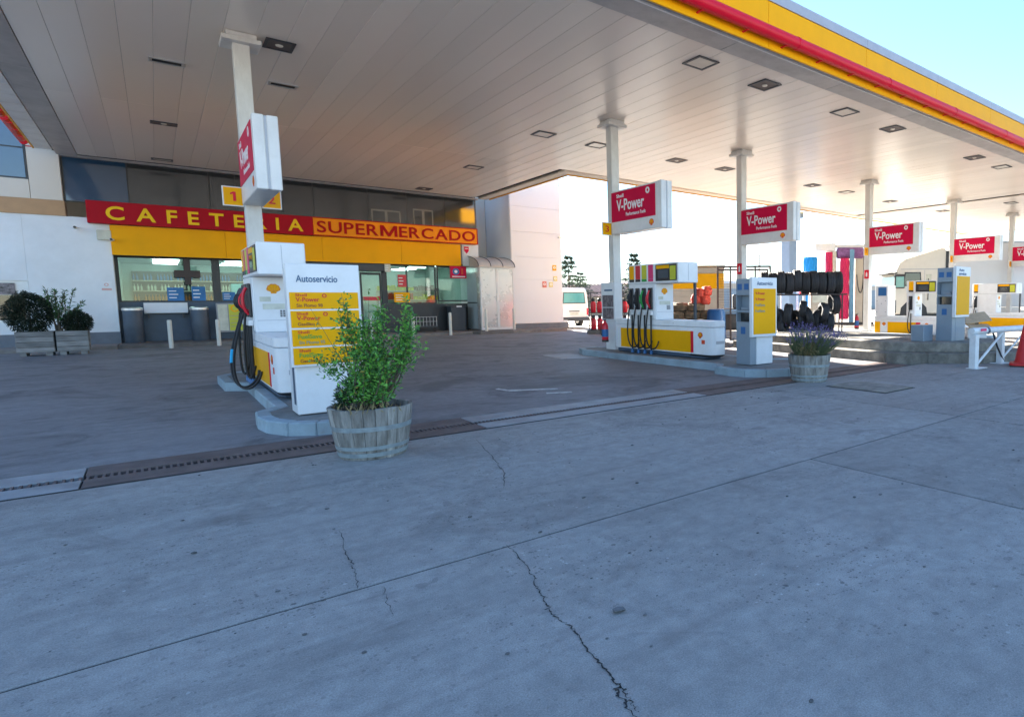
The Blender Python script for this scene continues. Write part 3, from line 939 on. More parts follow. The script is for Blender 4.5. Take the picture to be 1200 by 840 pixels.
def pump(loc, label, hoses=4, big_loop=False, truck=False):
    """local: x=0 is the customer face, y=0 the near end, z=0 island top"""
    t = thing("fuel_pump", label, "fuel pump", loc, 0, "white and yellow fuel pumps")
    W = 0.52
    outl = [(0.0, 0.12), (0.03, 0.03), (0.1, 0.0), (0.36, 0.0), (W, 0.2), (W, 3.4), (0.0, 3.4)]
    part("body", G().prism(outl, 0.08, 0.63), PUMPW, t, 0.008)
    o2 = [(-0.006, 0.115), (0.026, 0.024), (0.098, -0.006), (0.364, -0.006), (W + 0.006, 0.196), (W + 0.006, 3.406), (-0.006, 3.406)]
    part("body_top", G().prism(o2, 0.636, 0.76), PUMPW, t, 0.01)
    o3 = [(0.04, 0.35), (0.1, 0.16), (0.4, 0.16), (W - 0.04, 0.3), (W - 0.04, 3.38), (0.04, 3.38)]
    part("plinth", G().prism(o3, 0.0, 0.076), NAVY, t, 0.01)
    g = G()
    rings = []
    for zz, k in ((0.078, 1.0), (0.045, 0.9), (0.02, 0.6)):
        rings.append([(0.26 + (a - 0.26) * k, 0.35 + (b - 0.35) * k, zz) for a, b in ((0.0, 0.12), (0.03, 0.03), (0.1, 0.0), (0.36, 0.0), (W, 0.2), (W, 0.7), (0.0, 0.7))])
    g.loft(rings)
    part("drip_pan", g, DGREY, t)
    if truck:
        part("yellow_panel", G().box(-0.007, 1.75, 0.11, -0.0005, 2.85, 0.55), YEL, t, 0.002)
        part("yellow_panel", G().box(-0.007, 3.15, 0.11, -0.0005, 3.38, 0.55), YEL, t, 0.002)
        part("red_stripe", G().box(-0.007, 1.58, 0.11, -0.0005, 1.745, 0.55), RED, t)
        shell_logo(t, 0.07, (-0.001, 1.35, 0.47), '-x')
        shell_logo(t, 0.07, (-0.001, 3.0, 0.47), '-x')
        part("wall_panel", G().box(-0.002, 2.86, 0.765, 0.5, 3.38, 1.85), PUMPW, t, 0.01)
        part("blue_screen", G().box(-0.012, 2.92, 1.48, -0.003, 3.25, 1.78), BLUEP, t)
        g = G()
        for (yy_, zz_) in ((3.3, 1.3), (2.95, 1.3), (3.12, 1.2), (3.3, 0.9), (2.95, 0.9)):
            g.lathe([(0.02, -0.008), (0.02, -0.0025)], 8, (0, yy_, zz_), 'x')
        part("panel_screws", g, CAPG, t)["kind"] = "stuff"
    else:
        part("yellow_panel", G().box(-0.007, 0.64, 0.11, -0.0005, 3.18, 0.55), YEL, t, 0.002)
        part("red_stripe", G().box(-0.007, 0.555, 0.11, -0.0005, 0.637, 0.55), RED, t)
        shell_logo(t, 0.07, (-0.001, 0.34, 0.47), '-x')
    # tower
    YT = 2.12 if truck else 2.82
    part("tower", G().box(0.0, 1.81, 0.763, 0.5, YT, 1.55), PUMPW, t, 0.008)
    part("tower_panel", G().box(0.03, 1.803, 0.80, 0.45, 1.809, 1.50), PUMPW, t, 0.002)
    shell_logo(t, 0.08, (0.24, 1.802, 1.38), '-y', mat("emblem_amber", (0.85, 0.30, 0.01), 0.5))
    part("display_strip", G().box(0.10, 1.799, 1.09, 0.40, 1.8025, 1.17), PALEP, t)
    part("panel_seam", G().box(0.03, 1.7995, 0.93, 0.45, 1.8025, 0.936), CAPG, t)
    # head
    part("head", G().box(-0.01, 1.0, 1.555, 0.53, YT + 0.01, 1.985), PUMPW, t, 0.012)
    part("screen_bezel", G().box(-0.02, 1.05, 1.60, -0.0105, 1.78, 1.95), BLKPL, t, 0.003)
    part("screen_header", G().box(-0.026, 1.30, 1.86, -0.0205, 1.74, 1.93), YEL, t)
    part("screen_card", G().box(-0.026, 1.08, 1.62, -0.0205, 1.27, 1.91), LIMEP, t)
    part("screen", G().box(-0.026, 1.32, 1.66, -0.0205, 1.68, 1.83), DGLASS, t)
    part("head_seam", G().box(0.26, 0.9955, 1.60, 0.265, 0.9995, 1.95), CAPG, t)
    for yy in (0.62, 1.75, 2.9):
        part("body_seam", G().box(-0.003, yy - 0.003, 0.085, -0.0003, yy + 0.003, 0.105), CAPG, t)
    g = G()
    for r_ in range(4):
        for c_ in range(3):
            g.box(0.30 + c_ * 0.035, 1.7985, 0.98 + r_ * 0.026, 0.325 + c_ * 0.035, 1.8025, 0.998 + r_ * 0.026)
    part("keypad", g, DGREY, t)["kind"] = "stuff"
    part("notice_sticker", G().box(0.07, 1.7985, 1.2, 0.2, 1.8025, 1.27), PALEP, t)
    part("red_sticker", G().box(-0.004, 0.2, 0.30, -0.0008, 0.3, 0.38), TXTR, t)
    part("lock", G().lathe([(0.014, -0.008), (0.014, -0.002)], 10, (0, 1.2, 0.70), 'x'), ALU, t)
    part("vent_grille", G().box(0.12, -0.004, 0.3, 0.34, 0.001, 0.36), CAPG, t)
    part("post", G().box(0.46, 1.02, 0.763, 0.51, 1.08, 1.553), DGREY, t, 0.005)
    ys = [2.68, 2.44, 2.20, 1.96][:hoses] if not truck else [1.95]
    tabs = [YEL, REDP, LIMEP, PINKP]
    cols = [BLKPL, BLKPL, GREENP, REDP] if not big_loop else [BLKPL, BLKPL, BLKPL, REDP]
    part("nozzle_panel", G().box(-0.012, 1.84, 0.79, -0.001, YT - 0.02, 1.545), PUMPW, t)
    for i, yy in enumerate(ys):
        lab = part("grade_label", G().box(-0.018, yy - 0.085, 1.66, -0.0105, yy + 0.085, 1.96), tabs[i], t)
        part("grade_foot", G().box(-0.022, yy - 0.085, 1.60, -0.0105, yy + 0.085, 1.657), [BLKPL, BLKPL, GREENP, PINKP][i], lab)
        hol = part("holster", G().box(-0.05, yy - 0.07, 0.98, -0.013, yy + 0.07, 1.46), BLKPL, t, 0.012)
        g = G().tube(bez([(-0.05, yy, 1.02), (-0.13, yy, 1.12), (-0.13, yy, 1.3), (-0.06, yy, 1.4)]), [0.021] * 15, 8)
        g.tube(bez([(-0.05, yy, 1.08), (-0.19, yy, 1.1), (-0.17, yy, 1.28), (-0.1, yy, 1.33)], 8), 0.01, 6)
        part("nozzle_grip", g, cols[i], hol)
        part("hose_clip", G().box(-0.07, yy - 0.075, 0.86, -0.013, yy + 0.075, 0.94), PUMPW, t, 0.006)
        d = 0.14 + 0.03 * (i % 2)
        if big_loop and i in (1, 2):
            path = bez([(-0.09, yy, 1.04), (-0.16, yy - 0.02, 0.8), (-0.30 - d, yy - 0.15, 0.05), (-0.28, yy - 0.6, -0.25), (-0.05, yy - 0.95, 0.02), (-0.02, yy - 0.9, 0.25)], 22)
        else:
            path = bez([(-0.09, yy, 1.04), (-0.13, yy + 0.03, 0.7), (-0.13, yy + d, 0.3), (-0.14, yy + 0.02, 0.02), (-0.1, yy - 0.28, 0.02), (-0.05, yy - 0.3, 0.3)], 22)
        h = part("hose", G().tube(path, 0.016, 8), BLACK, t)
        if big_loop and i == 1:
            part("hose_sleeve", G().tube(path[6:9], 0.022, 8), CYAN, h)
        part("hose", G().tube([(-0.045, yy - 0.03, 0.9), (-0.05, yy - 0.03, 0.5), (-0.05, yy - 0.03, 0.03)], 0.018, 8), BLACK, t)
        part("hose_base", G().lathe([(0.035, 0.0), (0.035, 0.06), (0.022, 0.09)], 10, (-0.05, yy - 0.03, 0.0)), BLUEP, t)
    return t
pump((1.03, 8.95, 0.13), "white and yellow fuel pump partly hidden behind the price board beside the shrub", big_loop=True)
pump((8.08, 8.85, 0.13), "white and yellow fuel pump with four hoses on the middle island")
pump((19.35, 8.95, -0.05), "sunlit fuel pump with blue panel in front of the lorry cab", truck=True)
pump((26.05, 8.95, -0.05), "far fuel pump in front of the lorry box", hoses=1)
pump((32.5, 8.95, -0.05), "last fuel pump, at the right edge of the photo", hoses=2)

# ---------------------------------------------------------------- self service totems
def totem(loc, label, kind):
    t = thing("service_totem", label, "price board", loc, 0, "self service boards at the island ends")
    W, D, H = 0.60, 0.40, 1.58
    bodym = PUMPW if kind == 0 else TOTG
    if kind == 0:
        part("cabinet", G().box(0.0, 0.03, 0.0, W, D, H - 0.03), PUMPW, t, 0.008)
        part("side_rail", G().box(-0.004, 0.1, 0.1, -0.0005, 0.2, 1.2), NAVY, t)
    else:
        # hollow -x side: uprights, shelves, slot
        part("cabinet", G().box(0.16, 0.03, 0.0, W, D, H - 0.02), PUMPW if kind == 1 else TOTG, t, 0.006)
        part("lower_door", G().box(0.0, 0.035, 0.0, 0.157, D - 0.005, 0.78), bodym, t, 0.006)
        part("slot_back", G().box(0.1, 0.06, 0.785, 0.158, D - 0.03, 0.945), DGLASS, t)
        part("shelf", G().box(0.0, 0.035, 0.95, 0.157, D - 0.005, 0.99), bodym, t, 0.004)
        part("shelf_back", G().box(0.13, 0.06, 0.992, 0.158, D - 0.03, 1.255), bodym, t)
        part("paper_holder", G().box(0.05, 0.1, 0.992, 0.128, D - 0.08, 1.05), TOTG, t, 0.01)
        part("header_box", G().box(0.0, 0.035, 1.26, 0.157, D - 0.005, H - 0.02), TOTG, t, 0.006)
        g = G()
        for y0 in (0.035, D - 0.025):
            g.box(0.0, y0, 0.782, 0.155, y0 + 0.022, 0.948)
            g.box(0.0, y0, 0.992, 0.155, y0 + 0.022, 1.258)
        part("side_cheek", g, bodym, t)
        for yy in (0.13, 0.30):
            part("blue_sign", G().box(-0.006, yy - 0.055, 1.36, -0.0005, yy + 0.055, 1.47), BLUEP, t)
        part("blue_sticker", G().box(-0.005, 0.16, 0.56, -0.0005, 0.27, 0.69), BLUEP, t)
    part("board", G().box(-0.035, -0.045, 0.51, W + 0.03, 0.028, H), PUMPW, t, 0.006)
    if kind == 0:
        text("Autoservicio", TXTB, t, 0.37, 0.072, (0.05, -0.0455, 1.39), '-y', 0.014)
        for i in range(4):
            z0 = 1.292 - (i + 1) * 0.192
            p = part("price_panel", G().box(-0.015, -0.054, z0 + 0.012, W + 0.005, -0.0455, z0 + 0.185), YEL, t, 0.002)
            vp = i < 2
            text("Shell", TXTR, p, 0.10, 0.030, (0.035, -0.0545, z0 + 0.142), '-y', 0.012)
            if vp:
                text("V-Power", TXTR, p, 0.21, 0.045, (0.035, -0.0545, z0 + 0.088), '-y', 0.02)
                part("ring_mark", ring_mesh(0.012, 0.022, -0.003, 0), TXTR, p, loc=(0.29, -0.0545, z0 + 0.15))
            else:
                text("FuelSave", TXTG, p, 0.21, 0.045, (0.035, -0.0545, z0 + 0.088), '-y', 0.02)
            text("Sin Plomo 98" if i == 0 else "Sin Plomo 95" if i == 2 else "Gasóleo A", TXTBR if i != 2 else TXTGY, p, 0.23 if i % 2 == 0 else 0.19, 0.036, (0.04, -0.0545, z0 + 0.032), '-y', 0.016)
    else:
        p = part("price_panel", G().box(0.0, -0.054, 0.56, W - 0.01, -0.0455, 1.38), YEL, t, 0.002)
        if kind == 1:
            text("Autoservicio", TXTB, t, 0.42, 0.07, (0.09, -0.0455, 1.44), '-y', 0.014)
            for i, (s, m2) in enumerate((("V-Power", TXTR), ("V-Power", TXTR), ("FuelSave", TXTGY), ("FuelSave", TXTGY))):
                text(s, m2, p, 0.25, 0.05, (0.04, -0.0545, 1.27 - i * 0.105), '-y', 0.02)
        else:
            text("Auto", TXTB, t, 0.24, 0.06, (0.08, -0.0455, 1.48), '-y', 0.014)
            text("servicio", TXTB, t, 0.34, 0.06, (0.08, -0.0455, 1.40), '-y', 0.014)
    return t
totem((1.03, 7.56, 0.13), "white self service price board with four yellow panels beside the shrub barrel", 0)
totem((7.87, 7.55, 0.13), "grey self service board with plain yellow face beside the lavender barrel", 1)
totem((12.46, 6.02, 0.40), "blue-grey self service board on the rough raised island behind the barrier", 2)
solo("grey_cabinet", G().box(12.0, 6.45, 0.4, 12.4, 6.75, 0.75), TOTG, "low plain grey cabinet left of the board on the rough island", "cabinet", 0.01)

# notice cabinet and extinguisher by the second column
t = thing("notice_board", "narrow white cabinet with dark posters beside the second column", "notice board", (8.2, 12.45, 0.83))
part("cabinet", G().box(0, 0, 0, 0.22, 0.6, 0.92), PUMPW, t, 0.01)
part("poster", G().box(-0.006, 0.06, 0.33, -0.0005, 0.54, 0.62), POSTERS, t)
part("poster", G().box(-0.006, 0.06, 0.04, -0.0005, 0.54, 0.31), POSTERS, t)
part("heading", G().box(-0.004, 0.1, 0.72, -0.0005, 0.45, 0.76), TXTB, t)
part("foot", G().box(0.05, 0.1, -0.72, 0.17, 0.5, -0.001), PUMPW, t, 0.006)
def extinguisher(loc, label):
    t = thing("fire_extinguisher", label, "fire extinguisher", loc, 0, "red fire extinguishers")
    part("bottle", G().lathe([(0.02, 0.0), (0.075, 0.01), (0.08, 0.03), (0.08, 0.38), (0.06, 0.44), (0.028, 0.47), (0.026, 0.5)], 16), REDP, t)
    part("label_band", G().lathe([(0.0815, 0.12), (0.0815, 0.3)], 16), BLUEP, t)
    part("foot_ring", G().lathe([(0.083, -0.005), (0.083, 0.05)], 16), BLKPL, t)
    g = G().box(-0.02, -0.02, 0.5, 0.02, 0.02, 0.54)
    g.tube([(0, 0, 0.52), (0.05, 0.0, 0.56), (0.12, 0, 0.55)], 0.008, 6)
    g.tube(bez([(0, 0, 0.52), (-0.12, 0, 0.55), (-0.13, 0, 0.3), (-0.1, 0, 0.16)]), 0.01, 6)
    part("valve", g, BLKPL, t)
extinguisher((7.97, 12.55, 0.33), "red fire extinguisher with blue label hanging at the end of the middle pump")
extinguisher((18.6, 12.6, 0.25), "far red fire extinguisher at the foot of the sunlit fourth column")

# ---------------------------------------------------------------- cafe building
bld = thing("cafe_building", "long white and cream cafe and shop building with dark glazing along the forecourt", "building", (0, 0, 0))
def bp(name, *b, m, bevel=0.0, parent=None, label=None):
    return part(name, G().box(*b), m, parent or bld, bevel, label=label)
# main masses
bp("wall", -16, 28.2, 6.0, 10.55, 36, 9.5, m=WALLC)
bp("back_wall", -16, 35.7, 0, 10.55, 36, 5.99, m=WALLC)
bp("wall", 10.552, 28.4, 0, 11.64, 36, 9.5, m=WALLC)
bp("upper_floor", -0.87, 26.95, 2.95, 10.45, 35.6, 3.2, m=DGREY)
bp("wall", 9.85, 26.62, 2.86, 10.55, 28.2, 4.46, m=WALLW)
bp("wall", 10.3, 27.3, 0.1, 10.55, 28.2, 2.85, m=WALLW)
# left rendered wall, in pieces round the low window
bp("white_wall", -2.68, 26.6, 0.46, -0.87, 27.2, 3.94, m=WALLW)
bp("white_wall", -16, 26.6, 2.02, -2.683, 27.2, 3.94, m=WALLW)
bp("white_wall", -16, 26.6, 0.46, -2.683, 27.2, 0.80, m=WALLW)
bp("plinth", -16, 26.57, 0.0, -0.86, 27.2, 0.455, m=PLINTH)
w = bp("window_frame", -6, 26.66, 0.80, -2.69, 26.72, 2.02, m=WHITE)
bp("pane", -5.9, 26.64, 0.88, -2.80, 26.655, 1.60, m=DGLASS, parent=w)
bp("poster", -3.3, 26.62, 1.62, -2.95, 26.638, 1.95, m=POSTERS, parent=w)
bp("tan_band", -16, 26.56, 3.945, -1.78, 27.2, 4.385, m=BAND)
for x0, x1 in ((-16, -8.2), (-5.0, -2.45)):
    pass
bp("cream_panel", -2.44, 26.58, 4.39, -1.80, 27.2, 9.5, m=WALLC, bevel=0.004)
bp("cream_panel", -5.6, 26.58, 4.39, -2.45, 27.2, 4.93, m=WALLC, bevel=0.004)
bp("cream_panel", -5.6, 26.58, 6.72, -2.45, 27.2, 9.5, m=WALLC, bevel=0.004)
bp("cream_panel", -16, 26.58, 4.39, -5.61, 27.2, 9.5, m=WALLC, bevel=0.004)
w = bp("window_frame", -5.6, 26.64, 4.935, -2.455, 26.75, 6.715, m=FRAME)
for k in range(3):
    x1 = -2.5 - k * 1.03
    bp("pane", x1 - 0.98, 26.62, 4.98, x1, 26.638, 5.8, m=mat("sky_tinted_glass", (0.02, 0.06, 0.12), 0.03, var=0.05, spec=1.0), parent=w)  # blue of the reflected sky is put into the glass colour
    bp("pane", x1 - 0.98, 26.62, 5.84, x1, 26.638, 6.68, m=MATS["sky_tinted_glass"], parent=w)
# clerestory ribbon
cl = bp("clerestory_frame", -1.79, 26.72, 4.40, 10.55, 26.8, 6.2, m=FRAME)
cx = [-1.76, -0.37, 1.6, 2.3, 3.6, 4.55, 6.35, 7.75, 9.2, 10.5]
for a, b in zip(cx, cx[1:]):
    part("pane", G().obox(Matrix.Translation(((a + b) / 2, 26.705, 5.1)) @ Matrix.Rotation(rnd.uniform(-0.006, 0.006), 4, 'Z') @ Matrix.Rotation(rnd.uniform(-0.008, 0.008), 4, 'X'), b - a - 0.035, 0.012, 1.34), MATS['sky_tinted_glass'] if a < -1 else CGLASS, cl)  # leftmost pane coloured blue in place of a sky reflection
for (a, b, z0, z1) in ((6.45, 7.5, 4.4, 4.95), (7.98, 8.75, 4.4, 5.1)):
    f = bp("inner_window_frame", a, 26.685, z0, b, 26.698, z1, m=mat("inner_frame_grey", (0.2, 0.2, 0.19), 0.5))
    for h in range(2):
        w_ = (b - a) / 2
        bp("inner_pane", a + 0.05 + h * w_, 26.676, z0 + 0.05, a + w_ * (h + 1) - 0.05, 26.6845, z1 - 0.06, m=CGLASS, parent=f)
bp("ledge", -1.79, 26.5, 5.70, 10.6, 26.73, 5.755, m=SOFF)
# yellow band
for a, b in zip((-0.875, 1.9, 4.7, 7.4), (1.9, 4.7, 7.4, 9.75)):
    bp("yellow_band_panel", a + 0.003, 26.50, 2.84, b - 0.003, 26.6, 3.75, m=ORY, bevel=0.003)
bp("band_soffit", -0.87, 26.605, 2.86, 9.84, 27.25, 2.94, m=DGREY)
# ground floor glazing, set back
def window(x0, x1, z0, z1, mull=()):
    g = G()
    f = 0.05
    g.box(x0, 27.2, z0, x1, 27.27, z0 + f)
    g.box(x0, 27.2, z1 - f, x1, 27.27, z1)
    g.box(x0, 27.202, z0 + f, x0 + f, 27.268, z1 - f)
    g.box(x1 - f, 27.202, z0 + f, x1, 27.268, z1 - f)
    for q in mull:
        g.box(q - 0.03, 27.202, z0 + f, q + 0.03, 27.268, z1 - f)
    o = part("window_frame", g, FRAME, bld)
    e = [x0 + f] + list(mull) + [x1 - f]
    for a, b in zip(e, e[1:]):
        part("pane", G().box(a, 27.23, z0 + f, b, 27.238, z1 - f), GLASS, o)
window(-0.83, 1.56, 1.38, 2.86)
window(1.68, 4.55, 1.38, 2.86, (3.1,))
bp("dark_wall", -0.87, 27.2, 0.1, 4.55, 27.4, 1.378, m=NAVY)
bp("dark_pillar", 1.562, 27.2, 1.38, 1.678, 27.3, 2.86, m=FRAME)
bp("dark_pillar", -0.869, 27.2, 1.38, -0.832, 27.3, 2.86, m=FRAME)
window(6.95, 8.9, 1.25, 2.86, (7.75,))
window(8.95, 10.28, 1.35, 2.86)
bp("dark_wall", 6.95, 27.2, 0.1, 10.29, 27.4, 1.248, m=FRAME)
bp("dark_pillar", 4.552, 27.18, 0.1, 4.75, 27.35, 2.86, m=FRAME)
bp("dark_pillar", 6.80, 27.18, 0.1, 6.948, 27.35, 2.86, m=FRAME)
bp("door_header", 4.2, 26.62, 2.55, 6.93, 27.17, 2.835, m=DGREY, bevel=0.01)
def door(x0, x1, y, rz, lab):
    g = G()
    w_ = x1 - x0
    g.box(0, 0, 0.1, 0.06, 0.05, 2.5)
    g.box(w_ - 0.06, 0, 0.1, w_, 0.05, 2.5)
    g.box(0.061, 0, 2.42, w_ - 0.061, 0.05, 2.5)
    g.box(0.061, 0, 0.1, w_ - 0.061, 0.05, 0.3)
    o = part("door", g, FRAME, bld, loc=(x0, y, 0), rot=(0, 0, rz))
    part("pane", G().box(0.06, 0.02, 0.3, w_ - 0.06, 0.028, 2.42), GLASS, o)
    part("red_strip", G().box(0.07, 0.006, 1.4, w_ - 0.07, 0.018, 1.55), REDP, o)
    part("handle", G().tube([(w_ - 0.1, -0.03, 0.9), (w_ - 0.1, -0.03, 1.4)], 0.015, 6), ALU, o)
door(6.03, 6.78, 27.2, 0, "door")
door(4.78, 5.5, 27.2, R(50), "door")
# room inside
bp("room_wall", -0.87, 33.0, 0.1, 10.3, 33.1, 2.94, m=ROOMW)
bp("room_wall", -0.9, 27.4, 0.1, -0.872, 33.0, 2.94, m=ROOMW)
bp("room_wall", 10.3, 28.21, 0.1, 10.33, 33.0, 2.94, m=ROOMW)
bp("room_floor", -0.87, 27.41, 0.05, 10.3, 33.0, 0.11, m=ROOMF)
bp("room_ceiling", -0.87, 27.28, 2.90, 10.3, 33.0, 2.945, m=ROOMW)
for xx in (0.4, 2.4, 4.6, 6.6, 8.8):
    for yy in (28.0, 29.3, 30.6, 31.9):
        part("ceiling_tube", G().box(xx - 0.35, yy - 0.06, 2.86, xx + 0.35, yy + 0.06, 2.895), TUBE, bld)
# shelves and counter inside (background of the shop)
def inside(name, lab, cat, x0, y0, x1, y1, z0, z1, m):
    return solo(name, G().box(x0, y0, z0, x1, y1, z1), m, lab, cat, 0.01)
t = thing("bar_counter", "pale bar counter inside the cafe behind the left window", "counter", (0, 0, 0))
part("front", G().box(-0.5, 30.4, 0.11, 3.6, 30.7, 1.1), BEIGE, t, 0.01)
part("top", G().box(-0.6, 30.3, 1.101, 3.7, 31.0, 1.15), PALEP, t, 0.01)
for k, (xs_, nm) in enumerate(((0.1, "left bar stool inside before the counter"), (1.0, "middle bar stool inside before the counter"), (1.35, "bar stool inside right of the middle one"), (2.6, "right bar stool inside behind the second cafe window"))):
    t = thing("bar_stool", nm, "stool", (xs_, 29.7, 0.11), 0, "stools inside the cafe")
    part("seat", G().lathe([(0.18, 0.74), (0.19, 0.78), (0.15, 0.8)], 14), BLKPL, t)
    part("stem", G().tube([(0, 0, 0.02), (0, 0, 0.74)], 0.025, 8), ALU, t)
    part("foot", G().lathe([(0.2, 0), (0.2, 0.02), (0.03, 0.04)], 14), ALU, t)
    part("backrest", G().box(-0.17, 0.13, 0.85, 0.17, 0.16, 1.25), BLKPL, t, 0.01)
t = thing("back_bar", "dark shelving with bottles behind the bar counter inside the cafe", "shelves", (-0.6, 32.6, 0.11))
part("back_panel", G().box(0, 0.3, 0, 4.4, 0.34, 2.5), DGREY, t)
for k in range(4):
    part("shelf", G().box(0, 0, 0.9 + k * 0.4, 4.4, 0.299, 0.94 + k * 0.4), BEIGE, t)
    g = G()
    xq = 0.05
    while xq < 4.3:
        if rnd.random() < 0.8:
            g.lathe([(0.035, 0.941 + k * 0.4), (0.035, 1.09 + k * 0.4), (0.012, 1.14 + k * 0.4), (0.012, 1.19 + k * 0.4)], 7, (xq, 0.15, 0))
        xq += 0.1
    part("bottle_row", g, [GREENP, TXTBR, PALEP, BLUEP][k], t)['kind'] = 'stuff'
def shelf_unit(x0, y0, w_, lab):
    t = thing("shop_shelves", lab, "shelves", (x0, y0, 0.11), 0, "goods shelves inside the shop")
    part("back_panel", G().box(0, 0.38, 0, w_, 0.4, 1.9), PALEP, t)
    for k in range(5):
        part("shelf", G().box(0, 0, 0.1 + k * 0.4, w_, 0.379, 0.13 + k * 0.4), PALEP, t)
        g = G()
        xq = 0.03
        while xq < w_ - 0.15:
            ww = rnd.uniform(0.06, 0.14)
            g.box(xq, 0.05, 0.131 + k * 0.4, xq + ww, 0.3, 0.131 + k * 0.4 + rnd.uniform(0.12, 0.3))
            xq += ww + 0.015
        part("goods_row", g, [MESHRED, LIMEP, POSTERS, BLUEP, PALEP][(k + int(x0)) % 5], t)
shelf_unit(7.1, 29.0, 1.5, "stocked shelves inside the shop behind the right window")
shelf_unit(5.2, 31.5, 1.8, "stocked shelves deep inside behind the shop door")
shelf_unit(8.9, 30.5, 1.3, "stocked shelves inside behind the darkest window")
inside("drinks_fridge", "tall pale blue fridge glowing inside behind the second cafe window", "fridge", 2.3, 31.2, 3.6, 31.9, 1.16, 2.1, mat("fridge_blue", (0.25, 0.6, 0.62), 0.3))

# sign boards with raised letters
def word(s, m, parent, x0, x1, z0, z1, y, gapk, bold):
    _tc[('M', bold)] = MGLYPH
    gl = [_glyph(c, bold) for c in s]
    ws = [q[3] - q[2] if False else q[3] - q[2] for q in gl]
    tot = sum(ws) + gapk * (len(s) - 1)
    k = (x1 - x0) / tot
    x = x0
    for c, w_ in zip(s, ws):
        text(c, m, parent, w_ * k, z1 - z0, (x, y, z0), '-y', bold, 'letter', 0.02)
        x += (w_ + gapk) * k
t = thing("shop_sign", "long dark red sign reading CAFETERIA in yellow letters above the yellow band", "sign", (0, 26.3, 3.765))
part("board", G().box(-1.33, 0, 0, 4.43, 0.28, 0.67), SIGNRED, t, 0.012)
word("CAFETERIA", LETY, t, -0.92, 4.12, 0.115, 0.535, -0.0005, 0.42, 0.02)
t = thing("shop_sign", "orange sign reading SUPERMERCADO in dark red letters right of the red sign", "sign", (0, 26.3, 3.765))
part("board", G().box(4.437, 0, 0, 10.42, 0.28, 0.67), SIGNOR, t, 0.012)
g = G()
for b in ((4.437, -0.012, 0, 10.42, -0.001, 0.035), (4.437, -0.012, 0.635, 10.42, -0.001, 0.67), (10.385, -0.012, 0.036, 10.42, -0.001, 0.634)):
    g.box(*b)
part("board_edge", g, LETR, t)
word("SUPERMERCADO", LETR, t, 4.54, 10.3, 0.12, 0.54, -0.0005, 0.10, 0.014)

# right hand white block
blk = thing("white_tower_block", "tall white clad block at the right end of the cafe building", "building")
zz = [0.34, 1.35, 2.3, 3.3, 4.4, 5.5, 9.5]
for a, b in zip(zz, zz[1:]):
    part("cladding_panel", G().box(11.68, 25.8, a + 0.003, 14.1, 25.84, b - 0.003), WALLB, blk, 0.003)
part("core", G().box(11.66, 25.845, 0.1, 14.13, 36, 9.5), WALLB, blk)
part("plinth", G().box(11.72, 25.74, 0.1, 14.35, 25.84, 0.335), PLINTH, blk)
part("pale_ledge", G().box(11.7, 25.72, 0.338, 14.3, 25.797, 0.42), WALLB, blk, 0.006)
for x, z, m, w_, h, lab in ((13.72, 2.73, YEL, 0.19, 0.25, "top orange notice on the white block's edge"), (13.75, 2.25, mat('faded_notice_yellow', (0.75, 0.62, 0.2), 0.6), 0.18, 0.22, "yellow notice below the orange one on the white block"),
                            (13.2, 1.95, mat('faded_notice_red', (0.7, 0.2, 0.14), 0.6), 0.2, 0.28, "red notice on the white block beside a yellow triangle notice"), (13.52, 1.97, MATS['faded_notice_yellow'], 0.18, 0.22, "yellow triangle notice low on the white block")):
    t = thing("wall_notice", lab, "notice", (x, 25.78, z), 0, "small notices on the white block")
    part("plate", G().box(-w_ / 2, 0, 0, w_ / 2, 0.012, h), m, t)
    part("pictogram", ring_mesh(0.03, 0.06, -0.003, -0.0005), TXTW, t, loc=(0, 0, h * 0.55))
t = thing("wall_lamp", "small bracket lamp high on the white block's right edge", "lamp", (13.95, 25.8, 4.25))
part("arm", G().tube([(0, -0.001, 0), (0, -0.12, 0.02), (0, -0.2, 0.0)], 0.02, 6), ALU, t)
part("head", G().box(-0.08, -0.26, -0.04, 0.08, -0.14, 0.03), ALU, t, 0.01)

# glazed porch in the nook
pc = thing("entrance_porch", "small aluminium porch with frosted panels and curved roof beside the shop", "porch", (10.17, 25.6, 0.1))
for k in range(2):
    x0 = 0.0 + k * 0.74
    p = part("frosted_panel", G().box(x0 + 0.05, 0.02, 0.12, x0 + 0.69, 0.035, 2.62), FROST, pc)
    g = G()
    g.box(x0, 0, 0.02, x0 + 0.049, 0.06, 2.7)
    g.box(x0 + 0.691, 0, 0.02, x0 + 0.735, 0.06, 2.7)
    g.box(x0 + 0.05, 0.001, 2.622, x0 + 0.69, 0.058, 2.7)
    g.box(x0 + 0.05, 0.001, 0.02, x0 + 0.69, 0.058, 0.118)
    part("panel_frame", g, WHITE, p)
part("side_post", G().box(-0.02, 0.062, 0.02, 0.03, 0.36, 2.7), FROST, pc, 0.005)
dr = part("side_door", G().box(-0.01, 0.37, 0.05, 0.025, 1.5, 2.45), mat("door_grey", (0.4, 0.45, 0.47), 0.45, var=0.06), pc, 0.005)
part("door_rail", G().box(-0.016, 0.38, 1.15, -0.0105, 1.49, 1.21), DGREY, dr)
part("door_edge", G().box(-0.016, 0.362, 0.05, -0.0105, 0.378, 2.45), DGREY, dr)
part("door_lintel", G().box(-0.02, 0.365, 2.455, 0.03, 1.55, 2.7), FROST, pc)
N = 9
outer = []
inner = []
for k in range(N):
    a = math.pi / 2 * k / (N - 1)
    outer.append((-0.1 + 1.7 * math.sin(a) * 1.0, 2.72 + 0.55 * math.sin(a * 0.999) if False else 2.72 + 0.5 * (1 - math.cos(a)) ** 0.0 * math.sin(a) ** 0.6))
